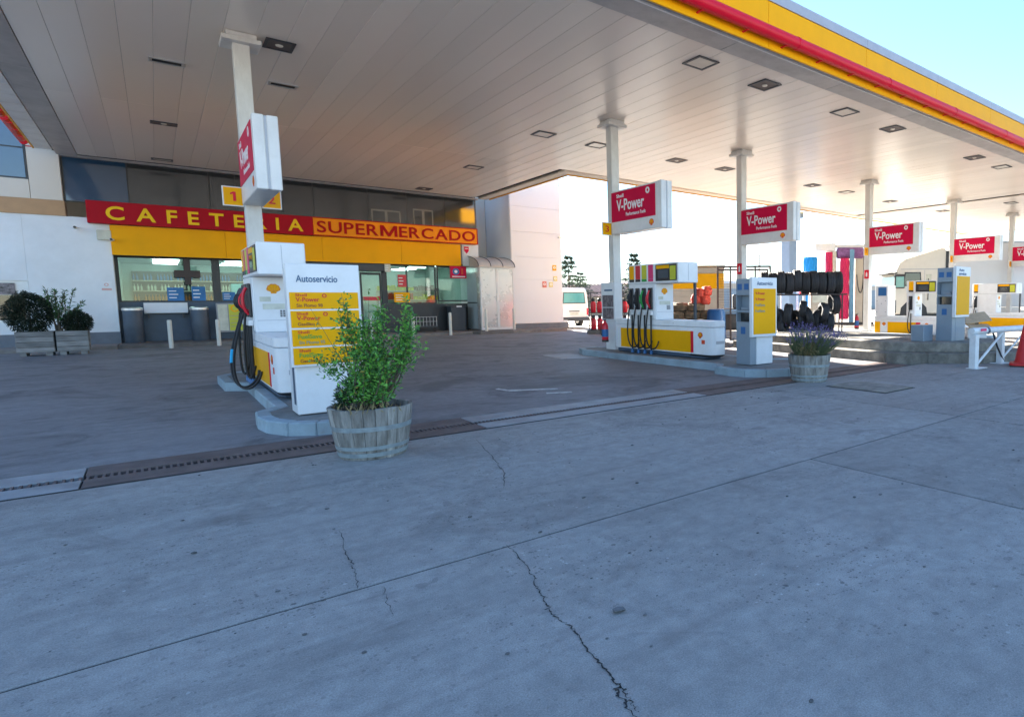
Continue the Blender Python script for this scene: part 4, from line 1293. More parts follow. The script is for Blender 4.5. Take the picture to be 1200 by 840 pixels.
arc = [(-0.12 + 1.7 * (1 - math.cos(R(90) * k / (N - 1))), 2.70 + 0.5 * math.sin(R(90) * k / (N - 1))) for k in range(N)]
for k in range(3):
    x0 = -0.08 + k * 0.53
    ring_a = [(x0 + 0.004, a, b) for a, b in arc] + [(x0 + 0.004, a, b - 0.02) for a, b in arc[::-1]]
    ring_b = [(x0 + 0.525, a, b) for a, b in arc] + [(x0 + 0.525, a, b - 0.02) for a, b in arc[::-1]]
    part("roof_sheet", G().loft([ring_a, ring_b]), PCROOF, pc)
for k in range(4):
    x0 = -0.09 + k * 0.53
    part("roof_rib", G().tube([(x0, a, b + 0.005) for a, b in arc], 0.018, 6), DGREY, pc)
part("gable_infill", G().prism(arc + [(1.58, 2.7)], -0.06, -0.045, 'x'), PCROOF, pc)

# pavement along the building
pav = link("pavement", None)
pav['kind'] = 'structure'
xs = [-16, -12, -8, -4.5, -0.9, 1.4, 3.7, 6.0, 8.3, 9.6]
for a, b in zip(xs, xs[1:]):
    part("paving_slab", G().box(a + 0.004, 25.1, -0.1, b - 0.004, 27.19, 0.1), PAVE, pav, 0.012)
for a, b in ((9.6, 11.0), (11.0, 12.2), (12.2, 13.5)):
    part("paving_slab", G().box(a + 0.004, 24.35, -0.1, b - 0.004, 25.72, 0.12), PAVE, pav, 0.015)

# things along the facade
def bin_round(loc, label, r=0.24, h=1.12):
    t = thing("litter_bin", label, "bin", loc, 0, "round bins by the cafe windows")
    part("drum", G().lathe([(r * 0.95, 0), (r, 0.02), (r, h - 0.12), (r * 0.97, h - 0.1)], 20), mat("bin_grey", (0.08, 0.10, 0.13), 0.5, 0.2, var=0.15), t)
    part("lid", G().lathe([(r * 1.06, h - 0.1), (r * 1.06, h - 0.03), (r * 0.8, h), (0.02, h + 0.005)], 20), ALU, t)
bin_round((-0.55, 26.6, 0.1), "round dark bin with steel lid left of the white window shelf")
bin_round((1.07, 26.6, 0.1), "round dark bin with steel lid right of the white window shelf")
t = thing("window_shelf", "white sloping shelf under the cafe window between two bins", "shelf", (0, 0, 0))
part("panel", G().prism([(27.19, 1.34), (26.95, 1.36), (26.85, 1.02), (27.19, 1.0)], -0.28, 0.80, 'x'), WALLW, t, 0.008)
part("bracket", G().box(-0.2, 26.95, 0.85, -0.16, 27.19, 0.998), DGREY, t)
part("bracket", G().box(0.66, 26.95, 0.85, 0.70, 27.19, 0.998), DGREY, t)
t = thing("notice_stand", "grey framed notice stand with a yellow sheet by the first pump's hoses", "notice stand", (1.5, 26.4, 0.35))
part("frame", G().box(0, 0, 0.0, 0.72, 0.05, 0.98), mat("notice_frame", (0.3, 0.31, 0.33), 0.5), t, 0.006)
part("sheet", G().box(0.04, -0.008, 0.06, 0.3, -0.001, 0.93), PALEP, t)
part("sheet", G().box(0.33, -0.008, 0.05, 0.68, -0.001, 0.94), LIMEP, t)
part("rings", ring_mesh(0.08, 0.12, -0.004, -0.0005), YEL, t, loc=(0.5, -0.008, 0.8))
g = G()
for k in range(4):
    g.box(0.36, -0.012, 0.18 + k * 0.12, 0.65, -0.0085, 0.2 + k * 0.12)
part("print_line", g, TXTGY, t)
part("leg", G().box(0.03, 0.01, -0.25, 0.09, 0.04, -0.001), DGREY, t)
part("leg", G().box(0.63, 0.01, -0.25, 0.69, 0.04, -0.001), DGREY, t)
t = thing("cross_sign", "dark brown cross shaped sign hanging before the cafe window", "sign", (0.86, 26.75, 0))
dk = mat("cross_brown", (0.04, 0.022, 0.018), 0.5)
part("upright", G().box(-0.085, 0, 1.95, 0.085, 0.1, 2.8), dk, t, 0.006)
part("crossbar", G().box(-0.33, -0.005, 2.18, 0.33, 0.105, 2.42), dk, t, 0.006)
part("hanger", G().box(-0.02, 0.03, 2.801, 0.02, 0.07, 2.86), dk, t)
def poster(x0, x1, z0, z1, m, label, y=27.17):
    t = thing("window_poster", label, "poster", (x0, y, z0), 0, "posters on the shop windows")
    w_, h = x1 - x0, z1 - z0
    part("sheet", G().box(0, 0, 0, w_, 0.01, h), m, t)
    g = G()
    for k in range(3):
        g.box(w_ * 0.1, -0.003, h * (0.2 + 0.25 * k), w_ * (0.55 + 0.1 * (k % 2)), -0.0005, h * (0.27 + 0.25 * k))
    part("print_block", g, TXTW, t)
BL2 = mat("poster_blue", (0.015, 0.16, 0.42), 0.5, var=0.2, scale=5)
poster(0.32, 0.74, 1.42, 1.86, BL2, "left blue poster low in the first cafe window")
poster(0.94, 1.3, 1.42, 1.9, BL2, "middle blue poster low in the first cafe window")
poster(1.75, 2.1, 1.42, 1.72, BL2, "blue poster in the corner of the second cafe window")
poster(7.4, 7.72, 1.95, 2.45, REDP, "red and white notice on the dark shop pillar")
poster(7.15, 7.75, 1.32, 1.72, YEL, "yellow notice board low on the shop window above the shrub", 26.9)
poster(6.78, 7.0, 2.52, 2.86, PALEP, "small yellowish notice at the end of the dark door header", 26.58)
t = thing("bar_sign", "square dark red sign with a round blue emblem at the right shop window", "sign", (9.25, 26.4, 2.32))
part("board", G().box(0, 0, 0, 0.66, 0.12, 0.5), CRIM, t, 0.01)
part("roundel", ring_mesh(0.07, 0.14, -0.006, -0.0005), BL2, t, loc=(0.22, 0, 0.28))
part("roundel_core", ring_mesh(0.0, 0.065, -0.006, -0.0005), TXTW, t, loc=(0.22, 0, 0.28))
part("print_line", G().box(0.06, -0.004, 0.05, 0.6, -0.0005, 0.09), TXTW, t)
part("print_block", G().box(0.44, -0.004, 0.16, 0.52, -0.0005, 0.42), TXTR, t)
t = thing("shield_sign", "white plate with a red shield emblem below the orange sign's end", "sign", (9.9, 26.58, 3.32))
part("plate", G().box(0, 0, 0, 0.6, 0.02, 0.4), WALLW, t)
part("shield", G().prism([(0.02, 0.36), (0.02, 0.18), (0.12, 0.06), (0.22, 0.18), (0.22, 0.36)], -0.006, -0.0005, 'y'), CRIM, t)
part("shield_bar", G().box(0.05, -0.009, 0.26, 0.19, -0.0065, 0.29), TXTW, t)
t = thing("waste_bin", "tall dark grey bin by the shop corner right of the window", "bin", (9.2, 26.35, 0.1))
part("body", G().prism([(0, 0), (0.58, 0), (0.6, 1.0), (-0.02, 1.0)], 0, 0.55, 'y'), mat("bin_navy", (0.04, 0.05, 0.065), 0.5), t, 0.02)
part("lid", G().box(-0.04, -0.03, 1.002, 0.62, 0.58, 1.08), DGREY, t, 0.02)
part("white_label", G().box(0.2, -0.034, 1.0, 0.42, -0.0305, 1.06), TXTW, t)
def camera_unit(loc, label, lamp=False):
    t = thing("security_camera", label, "camera", loc, 0, "cameras on the cafe front")
    part("bracket", G().tube([(0, 0, 0), (0, -0.1, -0.02), (-0.05, -0.2, -0.03)], 0.02, 6), WHITE, t)
    part("housing", G().lathe([(0.02, -0.3), (0.045, -0.29), (0.05, -0.1), (0.03, -0.08)], 12, (-0.05, -0.05, -0.02), 'y'), WHITE, t)
    part("lens", G().lathe([(0.035, -0.345), (0.035, -0.31)], 12, (-0.05, -0.05, -0.02), 'y'), BLKPL, t)
camera_unit((-1.55, 26.6, 3.62), "small white camera on the white wall left of the signs")
camera_unit((-0.8, 26.5, 3.3), "small camera at the left end of the yellow band")
solo("junction_box", G().box(-1.17, 26.48, 3.28, -0.85, 26.595, 3.58), PALEP, "cream junction box on the wall below the red sign's left end", "box", 0.015)
t = thing("wall_notice", "faded red notice on the white wall left of the cafe window", "notice", (-1.2, 26.585, 1.72))
part("plate", G().box(0, 0, 0, 0.26, 0.012, 0.3), WALLW, t)
part("print_line", G().box(0.02, -0.003, 0.03, 0.24, -0.0005, 0.09), mat("faded_red", (0.7, 0.4, 0.36), 0.6), t)
part("pictogram", ring_mesh(0.03, 0.05, -0.003, -0.0005), MATS["faded_red"], t, loc=(0.13, 0, 0.2))
def bollard(x, y, h, z, label):
    solo("bollard", G().lathe([(0.055, 0), (0.055, h - 0.03), (0.045, h), (0.01, h + 0.005)], 14), mat("bollard_cream", (0.66, 0.63, 0.56), 0.5, var=0.08, dirt=0.3), label, "bollard", 0, "pale bollards along the building", (x, y, z))
bollard(0.27, 24.2, 0.84, 0, "pale bollard in front of the white window shelf, leftmost")
bollard(1.4, 24.5, 0.82, 0, "pale bollard in front of the notice stand")
bollard(5.75, 24.6, 0.82, 0, "pale bollard half hidden behind the left of the shrub")
bollard(7.15, 24.6, 0.82, 0, "pale bollard half hidden behind the right of the shrub")
bollard(8.62, 24.9, 0.9, 0, "pale bollard standing alone right of the shrub")
bollard(9.95, 24.6, 0.9, 0.12, "pale bollard before the porch's left frosted panel")
bollard(11.3, 24.95, 0.9, 0.12, "pale bollard before the porch's right frosted panel")
t = thing("crate_trolley", "low dark wire trolley against the shop front behind the shrub", "trolley", (7.6, 26.2, 0.1))
part("tray", G().box(0, 0, 0.18, 0.95, 0.6, 0.24), DGREY, t, 0.01)
g = G()
for k in range(8):
    g.tube([(0.02 + k * 0.13, 0.01, 0.24), (0.02 + k * 0.13, 0.01, 0.62)], 0.008, 5)
g.tube([(0, 0.01, 0.62), (0.95, 0.01, 0.62)], 0.012, 6)
g.tube([(0, 0.01, 0.43), (0.95, 0.01, 0.43)], 0.008, 6)
part("wire_side", g, ALU, t)
for xx in (0.1, 0.85):
    part("wheel", G().lathe([(0.08, 0), (0.08, 0.04)], 14, (xx, 0.05, 0.09), 'y'), BLACK, t)

# ---------------------------------------------------------------- plants
def leaf(g, p, d, n, L, W):
    """a folded four-point leaf"""
    d = d.normalized()
    s = d.cross(n)
    if s.length < 1e-4:
        s = d.orthogonal()
    s.normalize()
    u = s.cross(d)
    a = g.bm.verts.new(p)
    b = g.bm.verts.new(p + d * L * 0.5 + s * W * 0.5 + u * W * 0.18)
    c = g.bm.verts.new(p + d * L)
    e = g.bm.verts.new(p + d * L * 0.5 - s * W * 0.5 + u * W * 0.18)
    g.bm.faces.new((a, b, c))
    g.bm.faces.new((a, c, e))
def rv(q=rnd):
    while True:
        v = Vector((q.uniform(-1, 1), q.uniform(-1, 1), q.uniform(-1, 1)))
        if 0.05 < v.length < 1:
            return v.normalized()

def barrel(loc, label, wood=WOOD, H=0.43, r0=0.27, r1=0.345):
    t = thing("barrel_planter", label, "planter", loc, rnd.uniform(0, 6), "half barrel planters")
    n = 22
    for k in range(n):
        a0 = 2 * math.pi * k / n + 0.006
        a1 = 2 * math.pi * (k + 1) / n - 0.006
        rings = []
        dr_ = rnd.uniform(-0.003, 0.003)
        for s in range(6):
            f = s / 5
            r = r0 + (r1 - r0) * (f ** 0.75) + dr_
            th = 0.028
            z = f * (H + rnd.uniform(-0.004, 0.004) * (s == 5))
            rings.append([(r * math.cos(a0), r * math.sin(a0), z), (r * math.cos((a0 + a1) / 2) * 1.004, r * math.sin((a0 + a1) / 2) * 1.004, z), (r * math.cos(a1), r * math.sin(a1), z),
                          ((r - th) * math.cos(a1), (r - th) * math.sin(a1), z), ((r - th) * math.cos(a0), (r - th) * math.sin(a0), z)])
        part("stave", G().loft(rings), wood, t)
    for f0, f1 in ((0.06, 0.14), (0.2, 0.27), (0.57, 0.66)):
        def rr(f):
            return r0 + (r1 - r0) * (f ** 0.75) + 0.006
        prof = [(rr(f0), f0 * H), (rr(f1), f1 * H), (rr(f1) - 0.012, f1 * H), (rr(f0) - 0.012, f0 * H)]
        g = G()
        rings = [[(r * math.cos(2 * math.pi * k / 44), r * math.sin(2 * math.pi * k / 44), z) for k in range(44)] for r, z in prof + prof[:1]]
        g.loft(rings, caps=False)
        part("hoop", g, HOOP, t)
    g = G()
    rings = []
    for r, z in ((r1 - 0.03, H - 0.05), (r1 * 0.6, H - 0.03), (0.1, H - 0.02)):
        rings.append([(r * math.cos(2 * math.pi * k / 24), r * math.sin(2 * math.pi * k / 24), z + rnd.uniform(-0.012, 0.012)) for k in range(24)])
    g.loft(rings)
    part("soil", g, SOIL, t)
    return t
B1 = (1.31, 5.80, 0)
B2 = (7.72, 6.12, 0)
barrel(B1, "weathered half barrel planter holding the tall green shrub, in the foreground", r0=0.25, r1=0.322)
barrel(B2, "weathered half barrel planter holding lavender beside the middle island")

# shrub: upright stems with dense small leaves, plus loose shoots
q = random.Random(21)
sh = thing("shrub", "tall ragged green shrub growing from the foreground barrel", "shrub", (B1[0] - 0.02, B1[1], 0.40))
camr = Vector((0.737, -0.676, 0))
gs, gl, gm = G(), G(), G()
gy = G()
def stem(p0, p1, bend, n, r, dens, lmin, lmax, start=0.25, lm=None):
    dens = int(dens * 0.85)
    mid = (p0 + p1) / 2 + bend
    path = bez([p0, mid, p1], n)
    gs.tube(path, [r * (1 - 0.75 * i / n) for i in range(n + 1)], 5)
    for i in range(dens):
        f = start + (1 - start) * q.random()
        k = min(n - 1, int(f * n))
        p = path[k].lerp(path[k + 1], f * n - k)
        t = (path[k + 1] - path[k]).normalized()
        # short side twig with leaves
        tw = (rv(q) + t * 0.7 + Vector((0, 0, 0.25))).normalized()
        tl = q.uniform(0.02, 0.10)
        for j in range(3):
            base = p + tw * tl * (j + 1) / 3
            d = (tw * 0.6 + rv(q) * 0.9).normalized()
            leaf(gy if q.random() < 0.035 else gl if q.random() < 0.5 else gm, base, d, rv(q), q.uniform(lmin, lmax) * q.choice((0.6, 0.9, 1.0, 1.25)), q.uniform(0.010, 0.022))
for i in range(24):
    a = q.uniform(0, 6.28)
    r_ = 0.17 * math.sqrt(q.random())
    p0 = Vector((r_ * math.cos(a) * 0.8, r_ * math.sin(a) * 0.8, 0))
    hgt = q.uniform(0.28, 0.58)
    lean = q.uniform(-0.08, 0.5)
    p1 = p0 + camr * lean * hgt + Vector((q.gauss(0, 0.04), q.gauss(0, 0.05), hgt))
    stem(p0, p1, Vector((q.gauss(0, 0.03), q.gauss(0, 0.03), 0)), 9, 0.007, 62, 0.03, 0.052, 0.12)
# separate plumes rising out of the mass, gaps between them
for (dx, h, b, dn, n_) in ((-0.15, 0.90, -0.04, 90, 3), (-0.05, 0.78, 0.0, 70, 2), (0.05, 0.80, 0.02, 80, 3), (0.15, 0.84, 0.03, 85, 3), (0.36, 0.86, 0.13, 95, 4), (0.38, 0.70, 0.12, 60, 2), (0.27, 0.60, 0.05, 50, 2)):
    for e in range(n_):
        stem(Vector((q.gauss(0, 0.03), q.gauss(0, 0.03), 0.1)) + camr * dx * 0.35, camr * (dx + q.gauss(0, 0.02)) + Vector((q.gauss(0, 0.02), q.gauss(0, 0.02), h * q.uniform(0.88, 1.03))), camr * b, 10, 0.006, dn // 2 + 14, 0.028, 0.05, 0.4)
for (dx, h, bx, bz, dn) in ((-0.30, 0.30, -0.05, 0.12, 40), (-0.40, 0.42, -0.1, 0.05, 30), (-0.30, 0.52, 0.02, 0.1, 26), (-0.26, 0.40, 0.0, 0.1, 30), (0.46, 0.40, 0.0, 0.02, 12), (0.50, 0.53, 0.06, 0.1, 14), (0.55, 0.50, 0.06, 0.12, 8), (-0.44, 0.86, 0.12, -0.2, 5), (-0.17, 0.98, 0.02, -0.02, 9), (0.06, 0.95, 0.0, 0.0, 8)):
    stem(Vector((0, 0, 0.15)) + camr * dx * 0.2, camr * dx + Vector((0, 0, h)), camr * bx + Vector((0, 0, bz)), 10, 0.004, dn, 0.025, 0.042, 0.45)
part("stems", gs, BARK, sh)
part("bright_foliage", gl, LEAF1, sh, smooth=False)
part("dark_foliage", gm, LEAF2, sh, smooth=False)
part("yellowed_leaves", gy, mat("leaf_yellowed", (0.30, 0.26, 0.05), 0.6, var=0.4, scale=20), sh, smooth=False)
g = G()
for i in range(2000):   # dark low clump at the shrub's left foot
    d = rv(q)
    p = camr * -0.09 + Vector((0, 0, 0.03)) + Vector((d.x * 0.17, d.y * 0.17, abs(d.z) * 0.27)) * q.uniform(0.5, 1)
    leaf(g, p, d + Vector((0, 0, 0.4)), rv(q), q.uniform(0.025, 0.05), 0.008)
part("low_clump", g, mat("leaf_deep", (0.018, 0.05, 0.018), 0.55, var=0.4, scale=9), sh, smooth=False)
g = G()
for i in range(90):   # dry stalks and litter
    p = Vector((q.uniform(-0.2, 0.2), q.uniform(-0.2, 0.2), 0)) + camr * q.uniform(0.0, 0.14) - Vector((0.1, 0.12, 0))
    leaf(g, p, Vector((q.gauss(0, 0.5), q.gauss(0, 0.5), 1)), rv(q), q.uniform(0.03, 0.12), 0.009)
part("dry_stalks", g, DRYG, sh, smooth=False)["kind"] = "stuff"

# lavender
lv = thing("lavender", "lavender with purple flower spikes in the farther barrel", "lavender", (B2[0], B2[1], 0.4))
ga, gf, gd = G(), G(), G()
for i in range(620):
    a = q.uniform(0, 6.28)
    r_ = 0.22 * math.sqrt(q.random())
    p0 = Vector((r_ * math.cos(a), r_ * math.sin(a), 0))
    d = Vector((math.cos(a) * 0.65 * r_ / 0.2 + q.gauss(0, 0.22), math.sin(a) * 0.65 * r_ / 0.2 + q.gauss(0, 0.22), 1)) + camr * 0.36
    L = q.uniform(0.22, 0.54)
    p1 = p0 + d.normalized() * L
    leaf(ga, p0, d, rv(q), L, 0.012)
    if q.random() < 0.75:
        for k in range(5):
            pp = p1 + d.normalized() * (k * 0.012 - 0.03)
            leaf(gf, pp, (rv(q) + d.normalized() * 0.6), rv(q), 0.024, 0.014)
    for k in range(3):
        leaf(ga, p0 + d.normalized() * L * q.uniform(0.1, 0.7), rv(q) + Vector((0, 0, 0.8)), rv(q), 0.05, 0.008)
for i in range(130):
    p0 = camr * q.uniform(-0.12, -0.02) + Vector((-0.12, -0.16, 0.02))
    d = Vector((-0.3, -0.4, 0.35)) + camr * q.uniform(-0.7, 0.4) + Vector((0, 0, q.uniform(0, 0.9)))
    path = bez([p0, p0 + d * 0.22, p0 + d * 0.3 + Vector((-0.03, -0.04, -0.12))], 4)
    for a_, b_ in zip(path, path[1:]):
        leaf(gd, a_, b_ - a_, rv(q), (b_ - a_).length * 1.1, 0.008)
part("stems", ga, LAVS, lv, smooth=False)
part("flower_spikes", gf, LAVF, lv, smooth=False)
part("dry_tuft", gd, DRYG, lv, smooth=False)

# plank planters by the white wall
def plank_planter(x0, x1, label):
    t = thing("wooden_planter", label, "planter", (x0, 23.2, 0), 0, "weathered plank planters by the wall")
    w_ = x1 - x0
    for k in range(4):
        z0 = 0.09 + k * 0.135
        part("plank", G().box(0.01, 0, z0 + 0.004, w_ - 0.01, 0.025, z0 + 0.131), WOOD2, t, 0.004)
        part("plank", G().box(0.0, 0.03, z0 + 0.004, 0.025, 0.57, z0 + 0.131), WOOD2, t, 0.004)
        part("plank", G().box(w_ - 0.025, 0.03, z0 + 0.004, w_, 0.57, z0 + 0.131), WOOD2, t, 0.004)
        part("plank", G().box(0.01, 0.575, z0 + 0.004, w_ - 0.01, 0.6, z0 + 0.131), WOOD2, t, 0.004)
    part("soil", G().box(0.03, 0.03, 0.09, w_ - 0.03, 0.57, 0.58), SOIL, t)
    for xx in (0.05, w_ - 0.17):
        part("foot", G().box(xx, 0.02, 0, xx + 0.12, 0.58, 0.088), WOOD2, t)
plank_planter(-2.68, -2.0, "left weathered plank planter holding the round dark bush")
plank_planter(-1.97, -1.37, "right weathered plank planter holding the small bush and leafy branches")
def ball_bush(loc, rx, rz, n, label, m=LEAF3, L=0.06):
    t = thing("round_bush", label, "bush", loc)
    g = G()
    for i in range(n):
        d = rv(q)
        k = q.uniform(0.75, 1.05) if q.random() < 0.75 else q.uniform(0.3, 0.75)
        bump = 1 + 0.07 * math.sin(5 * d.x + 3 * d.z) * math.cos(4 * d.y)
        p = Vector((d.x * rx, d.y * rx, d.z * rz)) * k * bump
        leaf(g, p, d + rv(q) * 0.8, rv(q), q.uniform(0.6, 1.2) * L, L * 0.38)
    part("crown", g, m, t, smooth=False)
    g = G().tube([(0, 0, -rz - 0.12), (0.01, 0, -rz * 0.4), (0, 0.02, 0.1)], [0.03, 0.025, 0.012], 6)
    part("trunk", g, BARK, t)
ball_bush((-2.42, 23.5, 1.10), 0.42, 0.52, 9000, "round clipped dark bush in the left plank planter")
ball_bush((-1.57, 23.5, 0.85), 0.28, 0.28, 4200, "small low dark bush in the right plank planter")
ol = thing("oleander", "loose leafy oleander branches between the two plank planters", "shrub", (-1.88, 23.5, 0.58))
gs, gl, gm = G(), G(), G()
for i in range(18):
    p0 = Vector((q.uniform(-0.12, 0.12), q.uniform(-0.1, 0.1), 0))
    p1 = Vector((q.uniform(-0.42, 0.5), q.uniform(-0.25, 0.25), q.uniform(0.6, 1.2)))
    path = bez([p0, (p0 + p1) / 2 + Vector((0, 0, 0.15)), p1], 8)
    gs.tube(path, [0.012 - 0.001 * i2 for i2 in range(9)], 5)
    for j in range(46):
        f = q.uniform(0.3, 1)
        k = min(7, int(f * 8))
        p = path[k].lerp(path[k + 1], f * 8 - k)
        leaf(gl if j % 3 else gm, p, (rv(q) + (path[k + 1] - path[k]).normalized() * 0.8), rv(q), q.uniform(0.08, 0.14), 0.026)
part("branches", gs, BARK, ol)
part("foliage", gl, LEAFO, ol, smooth=False)
part("dark_foliage", gm, LEAF2, ol, smooth=False)

# conifers and trees beyond
def conifer(loc, H, Rr, label, m=CONIF):
    t = thing("conifer_tree", label, "tree", loc, 0, "dark conifers beyond the station")
    part("trunk", G().tube([(0, 0, 0), (0.03, 0, H * 0.5), (0, 0, H)], [H * 0.02, H * 0.014, H * 0.003], 7), BARK, t)
    g = G()
    nl = 13
    for k in range(nl):
        z = H * (0.12 + 0.86 * k / nl)
        rr = Rr * (1 - k / nl) ** 0.9 * q.uniform(0.8, 1.15)
        nb = 8
        for b in range(nb):
            a = 6.283 * b / nb + q.uniform(-0.3, 0.3)
            if q.random() < 0.25:
                continue
            d = Vector((math.cos(a), math.sin(a), q.uniform(-0.25, 0.1)))
            for s in range(11):
                p = Vector((0, 0, z)) + d * rr * (s + 1) / 11
                for e in range(3):
                    leaf(g, p, d + rv(q) * 0.8, rv(q), H * 0.055, H * 0.013)
    part("crown", g, m, t, smooth=False)
conifer((35.2, 49.9, -0.06), 6.4, 2.3, "tall dark conifer rising just left of the middle pump")
conifer((25.2, 45.0, -0.06), 5.4, 2.2, "dark conifer half hidden behind the white block")
conifer((31.2, 53.4, -0.06), 4.5, 2.4, "low dark conifer between the white block and second column")

# ---------------------------------------------------------------- background yard
# low building with tiled roof
lb = thing("low_building", "long low cream building with terracotta roof behind the white van", "building", (26.5, 54, 0))
part("wall", G().box(0, 0, -0.05, 16, 6, 1.75), BEIGE, lb)
for k in range(40):
    g = G()
    x0 = -0.3 + k * 0.41
    g.prism([(x0, 0), (x0 + 0.2, 0.07), (x0 + 0.40, 0)], 0, 1, 'y')
    for v in g.bm.verts:
        yy = v.co.y
        v.co = Vector((v.co.x, -0.4 + yy * 3.4, 1.76 + yy * 1.35 + v.co.z))
    part("roof_tile_course", g, BRICKROOF, lb)
part("roof_base", G().prism([(-0.4, 1.752), (3.0, 3.1), (6.3, 1.752)], -0.3, 16.2, 'x'), BRICKROOF, lb)
for k in range(5):
    w = part("window", G().box(1.5 + k * 3, -0.03, 0.6, 2.6 + k * 3, -0.001, 1.4), FRAME, lb)
    part("pane", G().box(1.56 + k * 3, -0.045, 0.66, 2.54 + k * 3, -0.031, 1.34), DGLASS, w)
# a long pale industrial shed far right
fb = thing("storage_shed", "long pale flat-roofed shed far behind the car wash", "building", (40, 52, 0))
part("wall", G().box(0, 0, -0.05, 60, 12, 3.3), BEIGE, fb)
part("parapet", G().box(-0.1, -0.1, 3.3, 60.1, 12.1, 3.6), WALLW, fb)
for k in range(9):
    part("shutter", G().box(3 + k * 6.2, -0.05, 0, 6.6 + k * 6.2, -0.001, 2.7), TOTG, fb)

# white van
vn = thing("white_van", "white van with dark rear window parked beyond the white block", "van", (15.95, 28.0, 0))
def ring(y, hw, zb, zt, k=0.82):
    zs = zb + (zt - zb) * 0.5
    return [(-hw, y, zb), (-hw * 1.02, y, zs), (-hw * 0.93, y, zt - 0.12), (-hw * k, y, zt), (hw * k, y, zt), (hw * 0.93, y, zt - 0.12), (hw * 1.02, y, zs), (hw, y, zb)]
part("body", G().loft([ring(0.0, 0.80, 0.42, 1.93, 0.78), ring(0.12, 0.84, 0.36, 2.02), ring(3.2, 0.84, 0.36, 2.02), ring(3.9, 0.82, 0.36, 1.7, 0.7), ring(4.4, 0.78, 0.4, 1.05, 0.7)]), VANW, vn)
w = part("rear_window", G().prism([(-0.66, 1.2), (0.66, 1.2), (0.6, 1.78), (-0.6, 1.78)], -0.02, 0.004, 'y'), BLKPL, vn)
part("pane", G().prism([(-0.62, 1.24), (0.62, 1.24), (0.565, 1.74), (-0.565, 1.74)], -0.028, -0.021, 'y'), TEAL, w)
part("bumper", G().box(-0.82, -0.1, 0.3, 0.82, 0.05, 0.5), DGREY, vn, 0.03)
part("plate_recess", G().box(-0.3, -0.014, 0.78, 0.3, 0.01, 0.83), DGREY, vn)
part("number_plate", G().box(-0.24, -0.012, 0.62, 0.24, 0.01, 0.74), PALEP, vn)
for sx in (-1, 1):
    part("tail_light", G().box(sx * 0.78 - 0.05, -0.02, 0.6, sx * 0.78 + 0.05, 0.06, 0.95), REDP, vn, 0.01)
    for yy in (0.8, 3.4):
        w = part("wheel", G().lathe([(0.2, -0.1), (0.33, -0.09), (0.34, 0.0), (0.33, 0.09), (0.2, 0.1)], 20, (sx * 0.72, yy, 0.33), 'x'), TYRE, vn)
        part("rim", G().lathe([(0.19, -0.105), (0.19, 0.105)], 16, (sx * 0.72, yy, 0.33), 'x'), ALU, w)

# helper frame: things that face the camera side diagonal use rz = DIA (their local +x runs right-and-toward us)
DIA = math.atan2(-0.676, 0.737)
# gas bottle rack
def gas_bottle(loc, rz, label):
    t = thing("gas_bottle", label, "gas bottle", loc, rz, "red gas bottles in the rack")
    part("bottle", G().lathe([(0.085, 0), (0.105, 0.03), (0.105, 0.36), (0.075, 0.44), (0.04, 0.47)], 14), REDP, t)
    part("collar", G().lathe([(0.07, 0.45), (0.075, 0.56), (0.06, 0.57)], 12), BLKPL, t)
    return t
rk = thing("gas_bottle_rack", "steel rack of red gas bottles by the van, behind the second column", "rack", (13.0, 21.55, 0.0), DIA)
part("base", G().box(-0.1, -0.25, 0, 2.15, 0.25, 0.14), PAVE, rk, 0.01)
g = G()
for xx in (0, 0.68, 1.36, 2.05):
    for yy in (-0.2, 0.2):
        g.box(xx - 0.015, yy - 0.015, 0.14, xx + 0.015, yy + 0.015, 1.68)
for zz_ in (0.16, 0.83, 1.66):
    for yy in (-0.2, 0.2):
        g.box(0.02, yy - 0.01, zz_ - 0.015, 2.03, yy + 0.01, zz_ + 0.015)
part("frame", g, STEEL, rk)
for zz_ in (0.17, 0.85):
    part("shelf", G().box(0.02, -0.18, zz_ - 0.012, 2.03, 0.18, zz_), STEEL, rk)
gb0 = None
ux, uy = math.cos(DIA), math.sin(DIA)
for lev, zz_ in ((0, 0.172), (1, 0.852)):
    for k in range(8):
        px_ = 0.13 + k * 0.255
        loc = (13.0 + ux * px_, 21.55 + uy * px_, zz_)
        if gb0 is None:
            gb0 = gas_bottle(loc, DIA, "red gas bottle on the rack's %s shelf, one of a row alike")
            b = gb0
        else:
            b = copy_tree(gb0)
            b.location = loc
        nth = ["leftmost", "second from left", "third from left", "fourth from left", "fourth from right", "third from right", "second from right", "rightmost"][k]
        b['label'] = "red gas bottle, %s on the %s shelf of the rack by the van" % (nth, "lower" if lev == 0 else "upper")
        b['group'] = "gas bottles on the lower shelf" if lev == 0 else "gas bottles on the upper shelf"

# tyres on a rack
rack0 = Vector((13.38, 12.34, 0))
def tyre_mesh():
    g = G()
    prof = [(0.20, -0.075), (0.22, -0.095), (0.29, -0.105), (0.325, -0.09), (0.336, -0.07), (0.338, -0.035), (0.328, -0.03), (0.328, -0.02), (0.339, -0.015), (0.339, 0.015), (0.328, 0.02), (0.328, 0.03), (0.338, 0.035), (0.336, 0.07), (0.325, 0.09), (0.29, 0.105), (0.22, 0.095), (0.20, 0.075)]
    n = 28
    rings = [[(h, r * math.cos(2 * math.pi * k / n), r * math.sin(2 * math.pi * k / n)) for k in range(n)] for r, h in prof + prof[:1]]
    g.loft(rings, caps=False)
    return g.mesh("tyre", TYRE, 0)
TM = tyre_mesh()
rk = thing("tyre_rack", "dark steel rack loaded with tyres beside the third column", "rack", tuple(rack0), DIA)
g = G()
for xx in (0.0, 2.3):
    for yy in (-0.22, 0.22):
        g.tube([(xx, yy, 0.06), (xx, yy, 1.5)], 0.022, 8)
